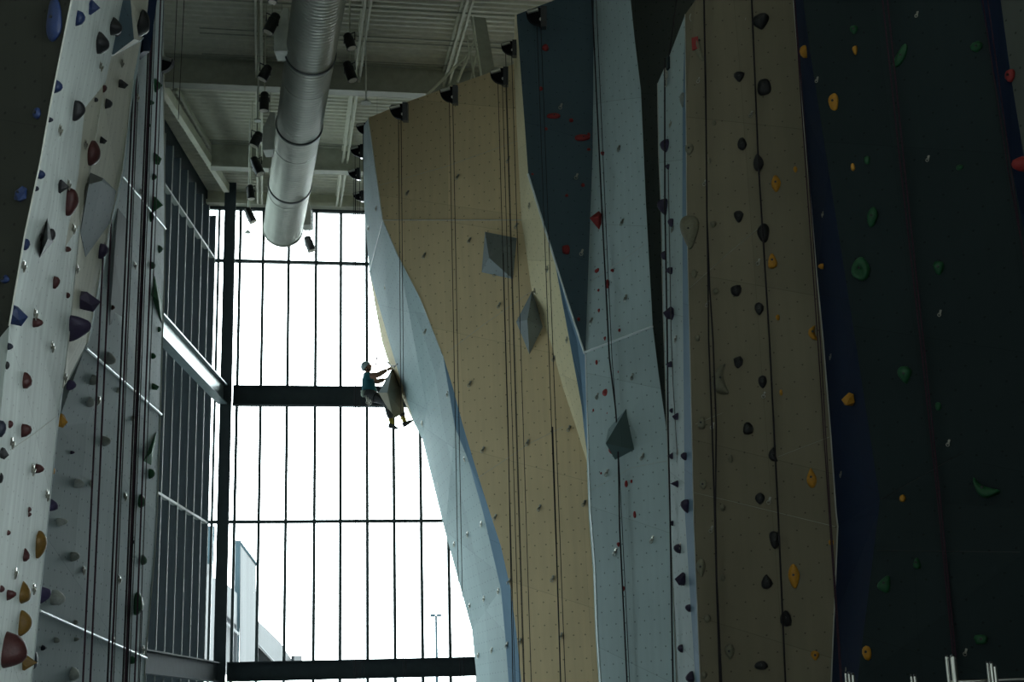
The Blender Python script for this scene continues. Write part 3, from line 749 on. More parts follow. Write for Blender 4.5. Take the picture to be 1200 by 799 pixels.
def add_hold(wall, colour, px, py, w, h, shape='r', rot=0):
    r0_ = hit(px, py, WCAST[wall])
    if not r0_: return
    loc, n = r0_; view = (loc - CAM).normalized(); c = abs(n.dot(view)); dist = (loc - CAM).length
    k = dist / F_
    side = n.dot(rt)
    if c < .55:
        sh = .42 * w * (1 if side < 0 else -1)
        r1 = hit(px + sh, py, WCAST[wall])
        if r1 and (r1[0] - loc).length < 4: loc, n = r1
        a, b, d = h * k * .42, h * k * .5, w * k * .95
    else:
        a, b, d = w * k * .5, h * k * .5, min(w, h) * k * .42
    u, v = frame_on(n, rot)
    rnd = random.Random(int(px * 31 + py * 7))
    o = new_obj('climbing_hold', hold_bm(shape, a, b, d, rnd, 3 if max(w, h) > 18 else 2), hold_mat(colour), None, smooth=shape not in 'ws')
    o.matrix_world = place_matrix(loc, u, v, n)
    o['category'] = 'climbing hold'
    cn = {'dark red': 'dark red', 'ochre': 'brownish yellow'}.get(colour, colour)
    size = 'tiny' if max(w, h) < 6.5 else 'small' if max(w, h) < 12 else 'medium' if max(w, h) < 21 else 'large'
    H_COUNT.append((o, wall, f"{size} {cn} {SHW[shape]} hold {WPHR[wall]}", py, (colour, wall)))
    if c >= .55 and max(w, h) >= 12:
        bm = B(); zz = d * (.98 if shape not in 'wj' else .8)
        bmesh.ops.create_cone(bm, segments=10, radius1=.012 * 1.2, radius2=.012 * 1.2, depth=.012, cap_ends=True, matrix=Matrix.Translation((a * .12, b * .05, zz)))
        ob = bpy.data.objects.new('bolt', bpy.data.meshes.new('bolt')); bm.to_mesh(ob.data); bm.free(); ob.data.materials.append(M_blackm)
        COL.objects.link(ob); ob.parent = o
HOLDS = {
'A0': "blue,65,24,19,48,b;blue,44,133,12,13,r;blue,25,228,20,20,w;blue,6,327,13,10,u;",
'A1': "blue,94,22,9,18,d;blue,109,8,9,20,s;black,120,49,13,24,u;black,136,30,12,19,u;black,141,36,6,10,r;black,92,130,12,21,d;blue,68,101,9,15,r;navy,58,140,5,6,r;"
      "dark red,123,104,4,9,d;black,113,117,4,6,r;dark red,111,180,11,29,r;black,73,218,9,19,s;dark red,84,238,12,30,d;dark red,83,243,8,8,r;black,61,275,7,14,r;black,50,278,6,9,r;"
      "dark red,80,292,6,6,r;dark red,66,331,7,14,d;dark red,80,346,4,7,r;blue,20,369,18,26,w;dark red,44,378,11,11,r;blue,30,286,6,15,r;blue,44,204,8,11,r;navy,42,221,4,6,r;"
      "navy,6,406,6,8,r;black,9,428,4,9,r;dark red,31,445,11,18,u;dark red,12,497,6,10,r;dark red,30,504,12,15,r;navy,2,502,9,18,r;black,5,530,10,13,w;dark red,46,549,10,11,r;black,1,560,5,15,r;dark red,34,597,5,7,r;"
      "dark red,34,603,5,6,d;dark red,9,624,6,7,r;dark red,30,650,8,14,u;ochre,48,637,11,28,r;dark red,2,690,6,9,r;dark red,12,697,11,13,d;ochre,29,694,11,27,u;ochre,29,730,13,26,r;dark red,16,760,24,40,u;ochre,32,776,12,19,s;",
'A2': "black,144,98,11,11,w;black,127,122,8,13,d;black,121,164,8,9,w;purple,121,294,10,18,d;purple,104,352,22,26,w;purple,92,384,22,29,d;black,169,26,11,30,b;",
'A3': "green,181,207,5,8,r;green,183,239,9,19,s;green,178,254,5,11,r;dull green,188,292,5,9,r;dull green,179,311,6,9,r;green,187,386,4,6,r;green,184,100,7,20,s;green,178,120,5,6,r;green,175,147,4,5,r;green,184,186,9,15,w;"
      "violet,84,451,9,14,d;grey,130,420,11,14,u;grey,111,445,9,13,r;pale grey,107,471,8,12,u;grey,139,457,4,6,r;yellow,74,492,10,16,w;grey,125,517,9,12,r;purple,85,530,5,4,r;pale grey,93,566,11,10,u;yellow,63,552,3,9,r;violet,63,592,9,15,u;"
      "green,180,417,5,7,u;green,182,453,8,10,w;green,178,555,7,11,r;green,167,587,7,16,b;pale grey,73,612,12,10,d;grey,88,652,10,11,r;violet,53,697,11,19,d;pale grey,68,700,15,18,u;grey,89,729,5,5,r;grey,67,750,6,7,r;grey,90,749,5,5,d;navy,51,759,5,6,r;"
      "pale grey,88,789,10,14,u;dull green,169,656,6,11,u;green,163,707,8,24,b;green,156,773,6,10,u;navy,156,635,4,5,r;ochre,45,704,3,7,r;navy,41,774,5,20,r;dark red,132,360,5,6,r;",
'BB': "red,639,56,8,9,r;red,634,104,5,6,r;red,648.5,136,15,8,b;red,669.5,141,5,5,r;red,640,151,4,4,r;red,682.7,161.6,18,9,b;red,690,158,4,5,r;red,690,175,4,4,r;red,624,204,3,3,r;red,683,217,5,5,r;red,664,229,4,4,r;red,663,292.5,9,11,b;red,678,374,4,5,r;",
'BP': "red,705.5,180,4,5,d;red,698,258,11,25,s;red,700,317,9,6,w;red,717,317,4,4,r;red,712,333,7,12,r;red,701.5,340,3.5,4,r;red,702,364,4,5,d;red,726,387,4,4,r;red,709,396.7,4,5,d;red,699.7,424.6,5,6,r;red,725,436,3,5,r;"
      "red,710,460,10,9,b;red,695.6,480.7,3.5,4,r;red,712.5,483.5,4,6,u;red,715,499.7,3.5,4,r;red,717.7,527,11,11,r;red,704.5,554.5,3,3,r;red,734,567,5,9,r;red,740,564,3.5,4,r;red,744,603,5,8,r;red,724.7,638,5,5,d;red,731,689.7,4,6,d;",
'E': "purple,778,171,9,17,d;purple,783,196,6,8,d;purple,776,242,11,19,d;purple,785.5,261,6,10,d;purple,777,299,5,11,r;purple,784,317.6,7,9,d;purple,783,367,12,17,w;purple,784,427,8,8,w;purple,786.8,481,5,6,r;purple,791.8,488,8,10,w;"
     "purple,786.8,534,7,9,w;purple,801,535,7,9,d;purple,791.8,567,8,10,s;purple,802,592.7,9,15,d;purple,787,613,4,6,r;purple,793.6,643,8,13,d;purple,797,678,12,18,w;purple,806,712.5,6,9,d;purple,797,760,6,10,d;purple,808,793,9,14,u;grey,799,117,5,17,d;",
'F': "black,891.5,26,19,20,d;black,866.6,90,12,14,d;black,895.7,102.7,16,21,r;black,870,169,12,16,r;black,889,190,12,22,u;black,866,254,11,15,d;black,894.4,272.6,14,22,r;black,862.6,341,13,14,d;black,890,362,11,17,d;black,866,424.5,13,15,w;"
     "black,894,448,12,15,d;black,877,501.6,13,16,u;black,907,532,12,21,h;black,890.6,584,12,14,r;black,908.6,633,13,20,d;black,899,681.7,13,18,u;black,920.6,724.5,14,18,u;black,892,779.7,15,12,r;"
     "yellow,909.5,215,11,20,r;yellow,932,198.5,5,8,r;yellow,905.6,306,12,18,u;yellow,911.4,372,5,7,r;yellow,953,390,13,17,h;yellow,915.4,460,5,8,r;yellow,951,560,12,23,u;yellow,930.5,674.7,13,26,r;yellow,974,635.6,7,7,w;yellow,955.7,768,10,12,d;"
     "beige,821,51,15,52,h;beige,808,175,10,15,d;beige,837,144,5,6,r;beige,831,188,4,8,r;beige,808.5,271,20,43,d;beige,836,263,8,8,d;beige,814,320.6,7,11,r;beige,839,341,7,9,r;beige,817.5,396,7,8,r;beige,845.6,445,21,37,h;beige,822,496,9,15,b;"
     "beige,856,537.6,6,10,r;beige,824,568,9,12,d;beige,846.8,594.7,7,8,r;beige,821.5,665,10,21,d;beige,847,677,7,8,r;beige,829,725,8,10,d;beige,855,763.6,11,17,d;beige,825.5,791,7,9,d;",
'G': "yellow,942,60,9,16,r;yellow,962,312,6,7,r;yellow,992.6,467.6,13,18,w;",
'H': "green,1001,35,9,12,d;yellow,1002,59,6,11,d;green,1056,66,10,30,b,-35;green,1144.7,55.5,16,12,d;yellow,977,119.6,11,21,r;green,1016,187.7,7,11,r;yellow,999.6,196,6,9,r;green,1124.7,196,8,7,r;red,1185,89,14,17,d;red,1194,191.5,15,18,r;"
     "green,1022.6,254,13,22,r,-15;green,1008.8,316,22,30,j;green,1100.7,314,14,16,d;green,1061,439,17,21,d;green,1099.7,476,8,9,r;green,1154,572.7,20,34,h,55;yellow,1057.6,584,8,8,r;green,1074.5,660,9,13,u;green,1037,684,14,19,u,-25;green,1149.7,749,16,10,b;yellow,1016,765,11,16,b,10;",
}
for wall, txt in HOLDS.items():
    for it in txt.strip(';').split(';'):
        f = it.split(','); add_hold(wall, f[0], *[float(x) for x in f[1:5]], f[5], float(f[6]) if len(f) > 6 else 0)
from collections import defaultdict
cls = defaultdict(list)
for o, wall, lb, py, g in H_COUNT: cls[lb].append((py, o))
for lb, lst in cls.items():
    lst.sort(key=lambda t: t[0])
    for i, (py, o) in enumerate(lst): o['label'] = lb + rank_words(i, len(lst))
GN = {'A0': 'near-black left wall', 'A1': 'whitewashed left wall', 'A2': 'tan left facet', 'A3': 'grey rope wall', 'BB': 'slate blue facet', 'BP': 'pale grey facet', 'E': 'narrow whitish wall', 'F': 'dim tan wall', 'G': 'navy wall', 'H': 'dark teal wall'}
for o, wall, lb, py, g in H_COUNT: o['group'] = f"{g[0]} holds on the {GN[wall]}"

# ------------------------------------------------------------------ volumes (big faceted plywood shapes)
def volume(label, wids, rim, apexes, faces, mats, hs):
    """rim points lie on the wall, apexes stand off it; faces index rim then apexes"""
    pts = []; ns = Vector((0, 0, 0))
    for (x, y) in rim:
        l, n = hit(x, y, wids); pts.append(l + n * .004); ns += n
    ns.normalize(); base = list(pts)
    for (x, y, hh) in apexes:
        l, n = hit(x, y, wids); d = ray(x, y)
        # stand off the wall plane but stay on this sight line
        pts.append(CAM + d * (((l + ns * hh) - CAM).dot(ns) / d.dot(ns)))
    bm = B(); uvl = bm.loops.layers.uv.new('UVMap'); vs = [bm.verts.new(p) for p in pts]
    for f, mi in faces:
        fc = bm.faces.new([vs[i] for i in f]); fc.material_index = mi
    bk = [bm.verts.new(p - ns * .05) for p in base]
    bm.faces.new(bk[::-1])
    for i in range(len(base)): bm.faces.new((vs[i], vs[(i + 1) % len(base)], bk[(i + 1) % len(base)], bk[i]))
    bmesh.ops.recalc_face_normals(bm, faces=bm.faces)
    for f in bm.faces:
        n = f.normal; uu = GZ.cross(n); uu = uu.normalized() if uu.length > .05 else Vector((1, 0, 0)); vv = n.cross(uu)
        for lp in f.loops: lp[uvl].uv = (lp.vert.co.dot(uu) + 50, lp.vert.co.dot(vv) + 50)
    return tag(new_obj('climbing_volume', bm, mats), label, 'climbing volume')
volume('large grey four-sided pyramid volume high on the tan centre tower', ('C',), [(568.5, 271.6), (605.7, 279), (601, 327), (564.5, 319)], [(573, 302, .42)],
       [((0, 1, 4), 0), ((1, 2, 4), 0), ((2, 3, 4), 0), ((3, 0, 4), 0)], [M_volg], 0)
volume('grey kite-shaped pyramid volume on the tan tower near its cream edge', ('C',), [(623.7, 341), (636, 383), (620.5, 415), (605, 377)], [(618, 375, .38)],
       [((0, 1, 4), 0), ((1, 2, 4), 0), ((2, 3, 4), 0), ((3, 0, 4), 0)], [M_volg], 0)
volume('dark teal triangular volume on the pale grey facet with a red hold below it', ('B',), [(737, 474), (743, 527), (721, 538.6), (713, 502)], [(709.7, 519.5, .34)],
       [((0, 1, 4), 0), ((1, 2, 4), 0), ((2, 3, 4), 1), ((3, 0, 4), 1)], [M_volt, M_gry], 0)  # left facets paler, the rest darker: light and shade put into facet colours
volume('grey angular volume with a dark top on the tan left facet', ('A2', 'A1'), [(105, 202), (121, 209), (136, 224), (128, 262), (100, 301), (94, 272)], [(104, 216, .05), (119, 212, .06)],
       [((0, 1, 7, 6), 1), ((1, 2, 3, 4, 7), 0), ((4, 5, 6, 7), 0), ((5, 0, 6), 1)], [M_volg, M_olive], 0)
volume('tall dark grey volume on the shaded rope wall', ('A3',), [(138, 244), (150, 259), (148, 320), (145, 370), (128, 381), (127, 300)], [(134, 300, .05)],
       [((0, 1, 6), 0), ((1, 2, 6), 0), ((2, 3, 6), 0), ((3, 4, 6), 0), ((4, 5, 6), 0), ((5, 0, 6), 0)], [panel_mat('slate_grey_volume', (.15, .175, .18), dots=False)], 0)
volume('black spiky diamond volume on the whitewashed left wall', ('A1',), [(55, 256), (62, 283), (46, 302), (48, 280)], [(56, 280, .16)],
       [((0, 1, 4), 0), ((1, 2, 4), 0), ((2, 3, 4), 0), ((3, 0, 4), 0)], [mat('charcoal_volume_paint', (.035, .04, .042), .7)], 0)
volume('green diamond volume at the right edge of the shaded rope wall, the larger of two', ('A3',), [(181, 323), (190, 352), (189, 378), (177, 345)], [(186, 352, .10)],
       [((0, 1, 4), 0), ((1, 2, 4), 0), ((2, 3, 4), 0), ((3, 0, 4), 0)], [M_green_v], 0)
volume('slim green horn-like volume on the shaded rope wall below the white seam', ('A3',), [(183, 506), (180, 530), (177, 545), (168, 540)], [(178, 530, .10)],
       [((0, 1, 4), 0), ((1, 2, 4), 0), ((2, 3, 4), 0), ((3, 0, 4), 0)], [M_green_v], 0)

# the volume the climber straddles, bolted to the cream edge of the tower
VT = [P(460, 431, 30.9), P(470.5, 452, 30.9), P(473, 484, 30.9), P(461, 490.5, 30.7), P(443.5, 460, 30.1), P(454, 460, 29.7)]
bm = B(); uvl = bm.loops.layers.uv.new('UVMap'); vs = [bm.verts.new(p) for p in VT]
ff = [((0, 4, 5), 0), ((4, 3, 5), 1), ((0, 5, 3, 2, 1), 1), ((0, 1, 2, 3, 4), 1)]
for f, mi in ff:
    fc = bm.faces.new([vs[i] for i in f]); fc.material_index = mi
bmesh.ops.triangulate(bm, faces=bm.faces)
tag(new_obj('climbing_volume', bm, [panel_mat('grey_volume_light', (.34, .40, .41), dots=False), panel_mat('tan_volume_ply', (.30, .27, .20), dots=False)]),
    'large wedge volume on the tower edge that the climber straddles', 'climbing volume')

# sheet seams that cross the faces
for wt, wid, pix in ((wf, ('F',), [(813, 577), (860, 588), (979, 617)]), (wf, ('F',), [(808, 338), (850, 300), (895, 262)]), (wf, ('F',), [(815, 497), (880, 470)]), (wf, ('F',), [(912, 535), (972, 512)]),
        (wc, ('C',), [(525, 412), (570, 378), (622, 342)]), (wc, ('C',), [(560, 560), (620, 520), (660, 500)]), (wb, ('B',), [(692, 330), (725, 308), (757, 285)]), (wb, ('B',), [(692, 575), (740, 548), (781, 540)]),
        (wh, ('H',), [(1032, 585), (1080, 558), (1128, 530)]), (wh, ('H',), [(1028, 645), (1195, 647)]), (wa1, ('A1',), [(12, 527), (40, 508), (66, 488)]), (wc, ('C',), [(445, 217), (520, 196), (607, 165)])):
    pts = []
    for x, y in pix:
        h_ = hit(x, y, wid); pts.append(h_[0] + h_[1] * .002)
    trim(wt, pts, .003, 'sheet_seam', M_blackm if wt is wh else M_edge if wt in (wc, wb) else M_beamg)

# ------------------------------------------------------------------ bolt hangers
def hanger_proto():
    bm = B()
    bmesh.ops.create_cone(bm, segments=6, radius1=.018, radius2=.018, depth=.02, cap_ends=True, matrix=Matrix.Translation((0, .02, .012)))
    frame_box(bm, Vector((0, .012, .003)), Vector((1, 0, 0)), Vector((0, 1, 0)), GZ, .017, .034, .003)
    frame_box(bm, Vector((.0, -.022, .022)), Vector((1, 0, 0)), Vector((0, 1, 0)), GZ, .003, .02, .02)
    pts = [Vector((.0 + .028 * math.sin(t * math.pi / 6), -.045 + .030 * math.cos(t * math.pi / 6), .026)) for t in range(12)]
    tube(bm, pts + pts[:2], .0065, 6, cap=False)
    o = new_obj('bolt_hanger', bm, M_silver); return o
hp = hanger_proto(); used = False
HANG = {
'C': "497.6,298.6;550.7,280.7;605.7,263.8;585.5,357;498.6,388;551,449;580.6,320;650,419;627,340;642,314;566.5,526;618.8,517.6;632.7,594;580.7,605;685,588.7;597,680;648,677;658,744;609.5,750.6;667.5,501;478,225.5;536.7,206.6;596,187;621,240",
'CG': "452,335;483,406.6;525,460.6;511,478.5;441.6,243;432.5,266.7;439,356;495,495;514.8,565;529.8,551;545,536;564.6,613;548.5,625;532.8,636.5;584.4,691.5;567.6,700.5;551,708.8;594.5,754.8;577,761;561,767",
'BP': "742,440;701,463;753.5,534;711.6,553;719,90;726,173;730,259.5;734,348;693.7,375;721.7,645.6;765,631",
'BB': "657.5,124;676,206;682,295;665,397",
'E': "795.6,529;786.6,145;789,267.6;793,396;797.7,639",
'F': "835.6,498;826.7,213.5;829.7,355;834.3,619;875,21.6;819.5,93;881,133;889.4,306;896,461.6;902,585.5",
'G': "965,250;974,417;986,554.7;993.5,782", 'H': "1075,16;958,92.6;1088,185;1102,366;1112,518;1132,763",
'A1': "117,77;69,151;99,168;79,215;26,310;85,267;40,367;60,405;12,517;37,549;54,579;75,441;16,669;38,688;90,313",
'A2': "142,73", 'A3': "134,298;157,310;164,224;115,468;154,490;106,566;146,581;97,667;139,678;132,749;167,760;160,113",
}
for wall, txt in HANG.items():
    lst = sorted([tuple(float(v) for v in t.split(',')) for t in txt.split(';')], key=lambda q: q[1])
    for i, (x, y) in enumerate(lst):
        h_ = hit(x, y, WCAST[wall])
        if not h_: continue
        loc, n = h_
        o = hp if not used else hp.copy()
        if used: COL.objects.link(o)
        used = True
        u, v = frame_on(n, -20); k = {'H': .62, 'G': .62, 'F': .75, 'E': .8, 'A1': 1.05, 'A2': 1.0, 'A3': 1.05}.get(wall, 1.0)
        o.matrix_world = place_matrix(loc, u * k, v * k, n * k)
        tag(o, f"small silver bolt hanger {WPHR[wall]}{rank_words(i, len(lst))}", 'bolt hanger', f"bolt hangers {WPHR[wall]}")

# ------------------------------------------------------------------ ropes
def rope(label, pts, r=.006, m=M_rope, group=None, sag=0):
    bm = B(); tube(bm, pts, r, 6); return tag(new_obj('rope', bm, m), label, 'rope', group)
def plumb(px, py, Y, z1=0.02):
    a = P(px, py, Y); return [a, Vector((a.x, a.y, z1))]
def wall_rope(label, pix, wids, m=M_rope, r=.007, group=None, offn=.05):
    pts = []
    for x, y in pix:
        h_ = hit(x, y, wids); pts.append(h_[0] + h_[1] * offn)
    last = pts[-1]; pts.append(Vector((last.x, last.y, 0.02)))
    return rope(label, pts, r, m, group)
def top_rope(px, py0, Y): return plumb(px, py0, Y)
# left bundle (x at y=400, start y, start depth)
lb = [(116, 232, 16.7, M_ropep, 'leftmost of the left rope bundle'), (124, 190, 16.8, M_ropep, 'second from the left in the left rope bundle'), (143, -60, 17.0, M_rope, 'third from the left in the left rope bundle'),
      (147, -60, 17.1, M_ropep, 'fourth from the left in the left rope bundle'), (149.5, -60, 17.6, M_ropeg, 'fifth from the left in the left rope bundle, thinner and greyer'),
      (160, -60, 17.6, M_rope, 'sixth from the left in the left rope bundle'), (162.5, -60, 17.8, M_ropep, 'maroon and central in the thickest part of the left bundle'), (164.5, -60, 18.0, M_rope, 'right beside the central maroon rope of the left bundle'),
      (167, -60, 18.2, M_ropeg, 'grey and third from the right in the left bundle'), (173, -60, 18.8, M_ropep, 'second from the right in the left rope bundle'), (177, -60, 19.4, M_ropeg, 'rightmost of the left rope bundle')]
for (x4, y0, Y, mt, lb_) in lb:
    a = P(x4, 400, Y); topz = P(x4, y0, Y).z; 
    rope('hanging rope, ' + lb_, [Vector((a.x, a.y, topz)), Vector((a.x, a.y, .02))], .0115 if mt is not M_ropeg else .007, mt, 'ropes hanging before the shaded grey wall')
for (x, y, Y, lb_) in ((208, 0, 23, 'left'), (217, 0, 23.5, 'right')):
    a = P(x, y, Y); rope(f'thin rope hanging against the roof beside the left bundle, the {lb_} of two', [Vector((a.x, a.y, DECK - .5)), P(x - 5 if x < 210 else x - 8, 105 if x < 210 else 140, Y)], .006, M_rope)

# auto belay heads with their ropes
def belay(px, py, Y, w, label, ropes, flip=1, lo=0.02):
    c = P(px, py, Y); k = (c - CAM).length / F_ * w / 20
    t = thing('belay_head', label, 'belay head', c, 'black belay heads along the wall tops')
    def q(x, y, z): return c + rt * (x * k * flip) + up * (-y * k) + fw * z
    prof = [(10, -9), (10, 9), (5, 10), (3, 8.5)] + [(3 - 13 * math.sin(a_ * math.pi / 16), -5 + 13 * math.cos(a_ * math.pi / 16)) for a_ in range(1, 9)] + [(-8.5, -7), (2, -9)]
    bm = B(); f_ = [bm.verts.new(q(x, y, -.09)) for x, y in prof]; g_ = [bm.verts.new(q(x, y, .09)) for x, y in prof]; n_ = len(prof)
    bm.faces.new(f_); bm.faces.new(g_[::-1])
    for i in range(n_): bm.faces.new((f_[i], f_[(i + 1) % n_], g_[(i + 1) % n_], g_[i]))
    new_obj('housing', bm, M_black, t)
    bm = B(); tube(bm, [q(-9, -4, -.10), q(2, -7, -.10)], 2.2 * k, 12); new_obj('drum', bm, M_silver, t)
    bm = B(); frame_box(bm, q(8, 0, .02), rt, up, fw, 3 * k, 10.5 * k, .14); new_obj('bracket', bm, M_blackm, t)
    bm = B(); tube(bm, [q(5, 3, -.11), q(5, 3, -.09)], 1.6 * k, 12); new_obj('pulley', bm, M_silver, t)
    for i, (dx, endpix) in enumerate(ropes):
        a = q(dx * flip, 6, -.02)
        nm = 'left' if i == 0 else 'right' if i == len(ropes) - 1 else 'middle'
        rope(f"{nm} rope of the {label.split(',')[0]}".replace(" midway", ", midway") if 0 else f"{nm} rope of the {label.split(',')[0]}", [a, Vector((a.x, a.y - .02, lo))], .0062, M_rope, 'ropes hanging from the belay heads')
belay(467, 131.5, 24.6, 20, 'black belay head at the tan tower top left corner', [(0, 0), (3, 0)])
belay(525.5, 111.5, 24.7, 20, 'black belay head midway along the tan tower top', [(1, 0), (5, 0)])
belay(584.5, 90, 24.6, 20, 'black belay head near the right end of the tan tower top, a wire dangling', [(-1, 0), (4, 0), (8, 0)])
belay(628, 20.5, 22.2, 22, 'black belay head at the top of the slate blue facet', [(1, 0), (5, 0)])
belay(596, 57, 24.2, 17, 'black belay head between tan and blue tower tops, its face end-on', [(-4, 0), (4, 0)])
belay(425.5, 151, 29.6, 15, 'highest black belay head left of the tower', [(0, 0)])
belay(418.5, 177.5, 30.2, 15, 'second-highest black belay head left of the tower', [(-3, 0), (4, 0)])
belay(415, 204, 30.8, 13, 'third-highest black belay head left of the tower', [(-1, 0), (3, 0)])
belay(420, 230, 31.4, 12, 'lowest black belay head left of the tower', [(-1, 0)])
belay(193, 76, 21.6, 20, 'black belay head above the left rope bundle, round face to the right', [(-2, 0)], flip=-1)
# extra ropes
a = P(648, 500, 22.5)
wall_rope('taut rope before the cream side of the tower, meeting the tan face low down', [(598, 300), (601, 400), (604, 500), (607, 650), (610, 799)], ('C',), M_rope, .009, offn=.25)
rope('dark rope falling before the tan face close to its right edge', [P(647.5, 500, 22.6), P(657, 799, 22.9)], .011)
wall_rope('dark rope down the middle of the pale grey facet', [(700, 0), (711, 240), (720, 420), (727, 480), (730, 520), (732, 620), (741, 799)], ('B',), M_rope, .012, offn=.1)
wall_rope('thin rope just right of the dark one on the pale grey facet', [(705, 0), (715, 240), (723, 420), (729.5, 510)], ('B',), M_rope, .006, offn=.1)
wall_rope('dark rope down the narrow whitish wall with purple holds', [(783.5, 69), (784, 240), (787, 400), (788, 500), (790.5, 600), (794, 799)], ('E', 'D'), M_rope, .011, offn=.06)
wall_rope('grey rope right of the dark one on the narrow whitish wall', [(788, 200), (791.5, 390), (794, 450)], ('E',), M_ropeg, .006, offn=.06)
wall_rope('dark rope down the dim tan wall, running between black and beige holds', [(827.5, -40), (831, 100), (832, 240), (833.5, 330), (834, 400), (838, 500), (841, 600), (843, 680), (847, 799)], ('F',), M_rope, .010, offn=.12)
wall_rope('second dark rope beside it, crossing it low down on the dim tan wall', [(828, -40), (832, 150), (833, 260), (836, 340), (839.6, 400), (843.5, 500), (842.5, 600), (844, 680), (849.5, 799)], ('F',), M_rope, .010, offn=.14)
wall_rope('dark rope among the black holds in the middle of the dim tan wall', [(883, -40), (884, 0), (892, 200), (904.6, 400), (914.4, 600), (923, 799)], ('F',), M_rope, .011, offn=.1)
wall_rope('maroon rope on the navy wall, left of its pair', [(938, -40), (954, 200), (968, 400), (981, 600), (996, 799)], ('G',), M_ropep, .007, offn=.1)
wall_rope('maroon rope on the navy wall, right of its pair', [(941, -40), (957, 200), (971, 400), (982.5, 600), (997.5, 799)], ('G',), M_ropep, .007, offn=.1)
wall_rope('maroon rope down the dark teal wall, left of its pair', [(1034, -40), (1060, 200), (1083, 400), (1104.6, 600), (1123, 799)], ('H',), M_ropep, .009, offn=.1)
wall_rope('maroon rope down the dark teal wall, right of its pair', [(1040, -40), (1064.6, 200), (1086.5, 400), (1107.5, 600), (1126, 799)], ('H',), M_ropep, .009, offn=.1)
wall_rope('maroon rope on the far right navy strip, left of its pair', [(1158, -40), (1161.6, 0), (1192.8, 200), (1222, 400)], ('H',), M_ropep, .007, offn=.1)
wall_rope('maroon rope on the far right navy strip, right of its pair', [(1163, -40), (1167.7, 0), (1196.5, 200), (1226, 400)], ('H',), M_ropep, .007, offn=.1)
rope('dark rope hanging in the recess above the narrow whitish wall', [P(797, -30, 20), P(789, 30, 19.2), P(784, 66, 18.5)], .012)
# clips at the tops of the narrow walls
def anchor(px, py, wids, label, cord=None):
    loc, n = hit(px, py, wids); u, v = frame_on(n, 0)
    t = thing('top_anchor', label, 'anchor', loc)
    def q(x, y, z): return loc + u * x + v * y + n * z
    bm = B(); frame_box(bm, q(0, .1, .02), u, v, n, .04, .09, .02); new_obj('plate', bm, M_steelb, t)
    for k_, (x, y) in enumerate(((-.03, -.02), (.03, -.10), (-.01, -.20))):
        bm = B(); pts = [q(x + .032 * math.sin(a_ * math.pi / 6), y + .055 * math.cos(a_ * math.pi / 6), .05) for a_ in range(13)]
        tube(bm, pts, .009, 6, cap=False); new_obj('carabiner', bm, M_silver, t)
    if cord: bm = B(); frame_box(bm, q(0, -.42, .04), u, v, n, .045, .09, .03); new_obj('tag', bm, hold_mat('red'), t)
anchor(784, 82, ('E',), 'cluster of steel carabiners on a plate topping the narrow whitish wall')
anchor(815, 20, ('F',), 'steel anchor plate with carabiners and red tag topping the dim tan wall', 1)

# ------------------------------------------------------------------ stage spotlights and pendants in the roof
def duct_Y(py): return lerp(23.5, 33.5, (py + 8) / 276)
def spot(px, py, h, w, tilt, label):
    Y = duct_Y(py); c = P(px, py, Y); k = (c - CAM).length / F_
    t = thing('spotlight', label, 'spotlight', c, 'black stage spotlights in the roof')
    a_ = R(tilt); axis = (rt * math.sin(a_) + up * math.cos(a_) - fw * .0)          # towards the rear of the can
    toe = (axis * 1.0 + fw * .25).normalized()
    top, bot = c + toe * (h * k * .46), c - toe * (h * k * .46); r = w * k * .45
    bm = B(); tube(bm, [top + toe * .03, top, lerp(top, bot, .25), lerp(top, bot, .27), bot, bot - toe * .01], [r * .6, r * .85, r * .88, r, r, r * 1.06], 20); new_obj('can', bm, M_blackm, t)
    bm = B(); tube(bm, [bot - toe * .0105, bot - toe * .018], [r * .88, r * .8], 20); new_obj('lens', bm, M_lens, t)
    s_ = toe.cross(fw).normalized()
    bm = B(); tube(bm, [c + s_ * r * 1.1, c + s_ * r * 1.1 + GZ * r * 1.6, c - s_ * r * 1.1 + GZ * r * 1.6, c - s_ * r * 1.1], .014, 6); new_obj('yoke', bm, M_blackm, t)
    bm = B(); tube(bm, [c + GZ * r * 1.6, Vector((c.x, c.y, DECK))], .011, 6); new_obj('stem', bm, M_beamw, t)
for px, py, h, w, tl, lb_ in ((318.8, 27.6, 24, 14, 22, 'highest whole one left of the duct, beside the first box outlet'), (310.7, 85.6, 17, 13, 25, 'before the nearer deep girder, left of the duct'),
    (309.7, 119.5, 22, 12, 0, 'hanging straight below the nearer deep girder'), (300.6, 163.7, 17, 13, 22, 'beside the second box outlet, tilted left'), (301, 194.6, 22, 12, -25, 'below the second box outlet, tilted right'),
    (293.7, 225.5, 16, 10, -8, 'just above the window head, upright'), (293, 252.5, 18, 10, -28, 'before the top left window pane'), (362.6, 286, 18, 11, -22, 'before the window right of the duct end'),
    (409.6, 48.8, 18, 13, -20, 'right of the duct, upper of two'), (410, 84, 24, 13, -20, 'right of the duct, lower of two'), (319.5, -6, 18, 12, 0, 'at the very top edge left of the duct, lens just showing')):
    spot(px, py, h, w, tl, 'black cylindrical spotlight ' + lb_)
def pendant(px, y0, y1, Y, label, r=.06):
    c = P(px, y1, Y); t = thing('roof_sensor', label, 'sensor', c, 'sensors hanging on rods')
    bm = B(); tube(bm, [c + GZ * .0, c + GZ * .03, c + GZ * .07], [r * 1.3, r * 1.2, r * .4], 12); new_obj('sensor_head', bm, M_box, t)
    bm = B(); tube(bm, [c + GZ * .07, Vector((c.x, c.y, DECK))], .014, 6); new_obj('rod', bm, M_box, t)
pendant(302, 0, 142, 28, 'small grey sensor on a rod left of the duct, higher of two'); pendant(290.3, 180, 273, 33, 'small grey sensor on a rod before the top left window pane')
